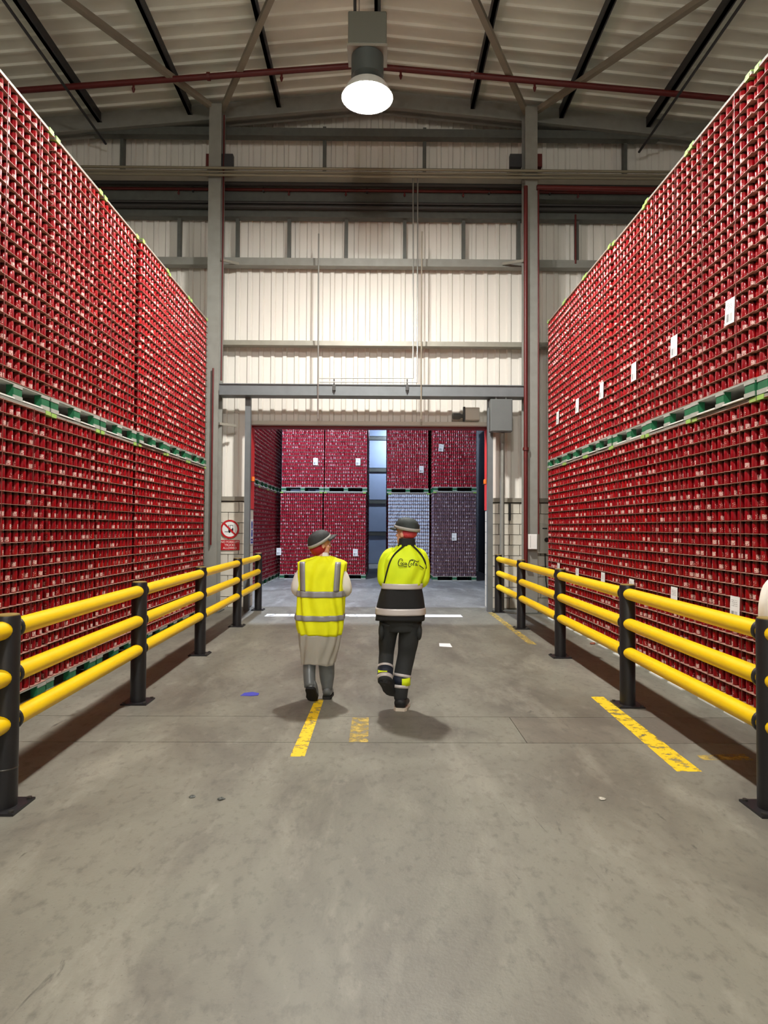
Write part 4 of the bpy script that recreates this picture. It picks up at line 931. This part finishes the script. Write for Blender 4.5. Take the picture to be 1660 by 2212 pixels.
# trousers, ankle bands, shoes
tr = MB()
tr.tube([V(0, 0, .94), V(0, 0, .82), V(0, 0, .74)], [(.19, .135), (.185, .13), (.15, .11)], 24, 4, side=(1, 0, 0))
LEGR = ([V(.085, 0, .84), V(.07, .03, .66), V(.05, .06, .50), V(.02, .04, .36), V(-.004, .01, .22), V(-.004, .0, .10)], [.112, .098, .085, .082, .076, .062])
LEGL = ([V(-.105, 0, .84), V(-.13, .06, .66), V(-.14, .10, .50), V(-.15, .0, .38), V(-.155, -.09, .28)], [.105, .085, .072, .07, .066])
tr.tube(LEGR[0], LEGR[1], 18, 5).tube(LEGL[0], LEGL[1], 18, 5).ell(V(.165, -.02, .74), (.03, .07, .085)).ell(V(-.19, -.02, .74), (.028, .07, .085))
tro = tr.build('trousers', M('trouser'), mroot, 'all')
def legband(leg, z0, z1, mt, extra=.006, name='ankle_band'):
    P_, Rr = leg; zs = [p.z for p in P_][::-1]
    def at_(z): return V(*[float(np.interp(z, zs, [p[c] for p in P_][::-1])) for c in (0, 1)], z), float(np.interp(z, zs, Rr[::-1]))
    a, ra = at_(z0); b_, rb = at_(z1); MB().tube([a, b_], [ra + extra, rb + extra], 20).build(name, M(mt), tro, 'all')
def legpatch(leg, z, mt, ang, size):
    P_, Rr = leg; zs = [p.z for p in P_][::-1]; c = V(*[float(np.interp(z, zs, [p[k] for p in P_][::-1])) for k in (0, 1)], z); r = float(np.interp(z, zs, Rr[::-1])) + .008
    vs = []
    for dz in (-size / 2, size / 2):
        for k in range(7): a = R(ang) + R(-38 + 76 * k / 6); vs.append((c.x + r * math.cos(a), c.y + r * math.sin(a), z + dz))
    o = MB().add(vs, [(k, k + 1, k + 8, k + 7) for k in range(6)]).build('yellow_patch', M(mt), tro, 'all'); md = o.modifiers.new('solid', 'SOLIDIFY'); md.thickness = .003
legband(LEGR, .300, .326, 'reflect_pale'); legband(LEGR, .232, .300, 'navy', .004); legband(LEGR, .204, .232, 'reflect_pale'); legpatch(LEGR, .268, 'hivis_man', -52, .072)
legband(LEGL, .385, .402, 'reflect_pale'); legband(LEGL, .325, .385, 'navy', .004); legband(LEGL, .300, .325, 'reflect_pale'); legpatch(LEGL, .355, 'hivis_man', -115, .06)
boot(mroot, V(-.002, -.0, .12), V(-.012, -.065, .010), V(.03, .21, .010), 'shoe', 'solepale', name='shoe', k=1.4)
boot(mroot, V(-.155, -.08, .30), V(-.165, -.12, .285), V(-.085, .04, .125), 'shoe', 'sole', name='shoe', k=1.25)

# --- third person, behind the right barrier at the edge of the view
YT = 4.5; troot = empty('person', (2.945, YT, 0)); tag(troot, 'person in white coat and yellow vest half out of view behind right barrier', 'person', 'people walking up the aisle')
JT = dict(JW); hcT = V(.0, .02, 1.56)
rotT = body_mesh(troot, JT, hcT, 0)
cap_parts(troot, hcT, rotT, 'capdark', R(-8)); hairnet(troot, hcT, rotT, 'netred')
fT = levels([(.6, 0, 0, .262, .17), (.8, 0, 0, .265, .17), (.98, 0, 0, .25, .16), (1.05, 0, 0, .22, .15), (1.3, 0, 0, .19, .14), (1.37, 0, 0, .18, .115), (1.40, 0, .005, .15, .1), (1.42, 0, .01, .1, .08), (1.45, 0, .01, .066, .064)])
ct = shell('coat', fT, .66, 1.46, 'whitecoat', troot, -.01, 24, 48, .005, 7)
vt = shell('vest', fT, .66, 1.42, 'hivis', troot, 0, 30, 64, .006, 9)
for a, b_ in ((1.03, 1.09), (.80, .853)): shell('reflective_strip', fT, a, b_, 'reflect', vt, .009, 4, 64, .005, 9)
for P_ in ([(-.14, 0, 1.36), (-.205, 0, 1.30), (-.24, -.01, 1.19), (-.225, .03, 1.08), (-.15, .18, 1.03)], [(.14, 0, 1.36), (.205, 0, 1.30), (.24, -.01, 1.19), (.24, .05, 1.07), (.16, .18, 1.02)]):
    MB().tube(P_, [.06, .064, .062, .058, .045], 18, 5).build('sleeve', M('whitecoat'), ct, 'all')
tt = MB(); tt.tube([V(0, 0, .94), V(0, 0, .82), V(0, 0, .74)], [(.185, .13), (.18, .13), (.15, .11)], 24, 4, side=(1, 0, 0))
tt.tube([V(-.09, 0, .84), V(-.10, .05, .62), V(-.1, .03, .42), V(-.09, -.06, .24), V(-.088, -.11, .15)], [.1, .085, .07, .066, .06], 16, 4).tube([V(.085, 0, .84), V(.075, .06, .6), V(.07, .08, .42), V(.07, .07, .24), V(.07, .06, .1)], [.1, .085, .072, .066, .06], 16, 4)
tt.build('trousers', M('trouser'), troot, 'all')
boot(troot, V(-.082, -.10, .16), V(-.08, -.165, .135), V(-.07, -.05, -.0), 'shoe', 'sole', name='shoe'); boot(troot, V(.07, .05, .10), V(.07, .0, .01), V(.075, .24, .01), 'shoe', 'sole', name='shoe')
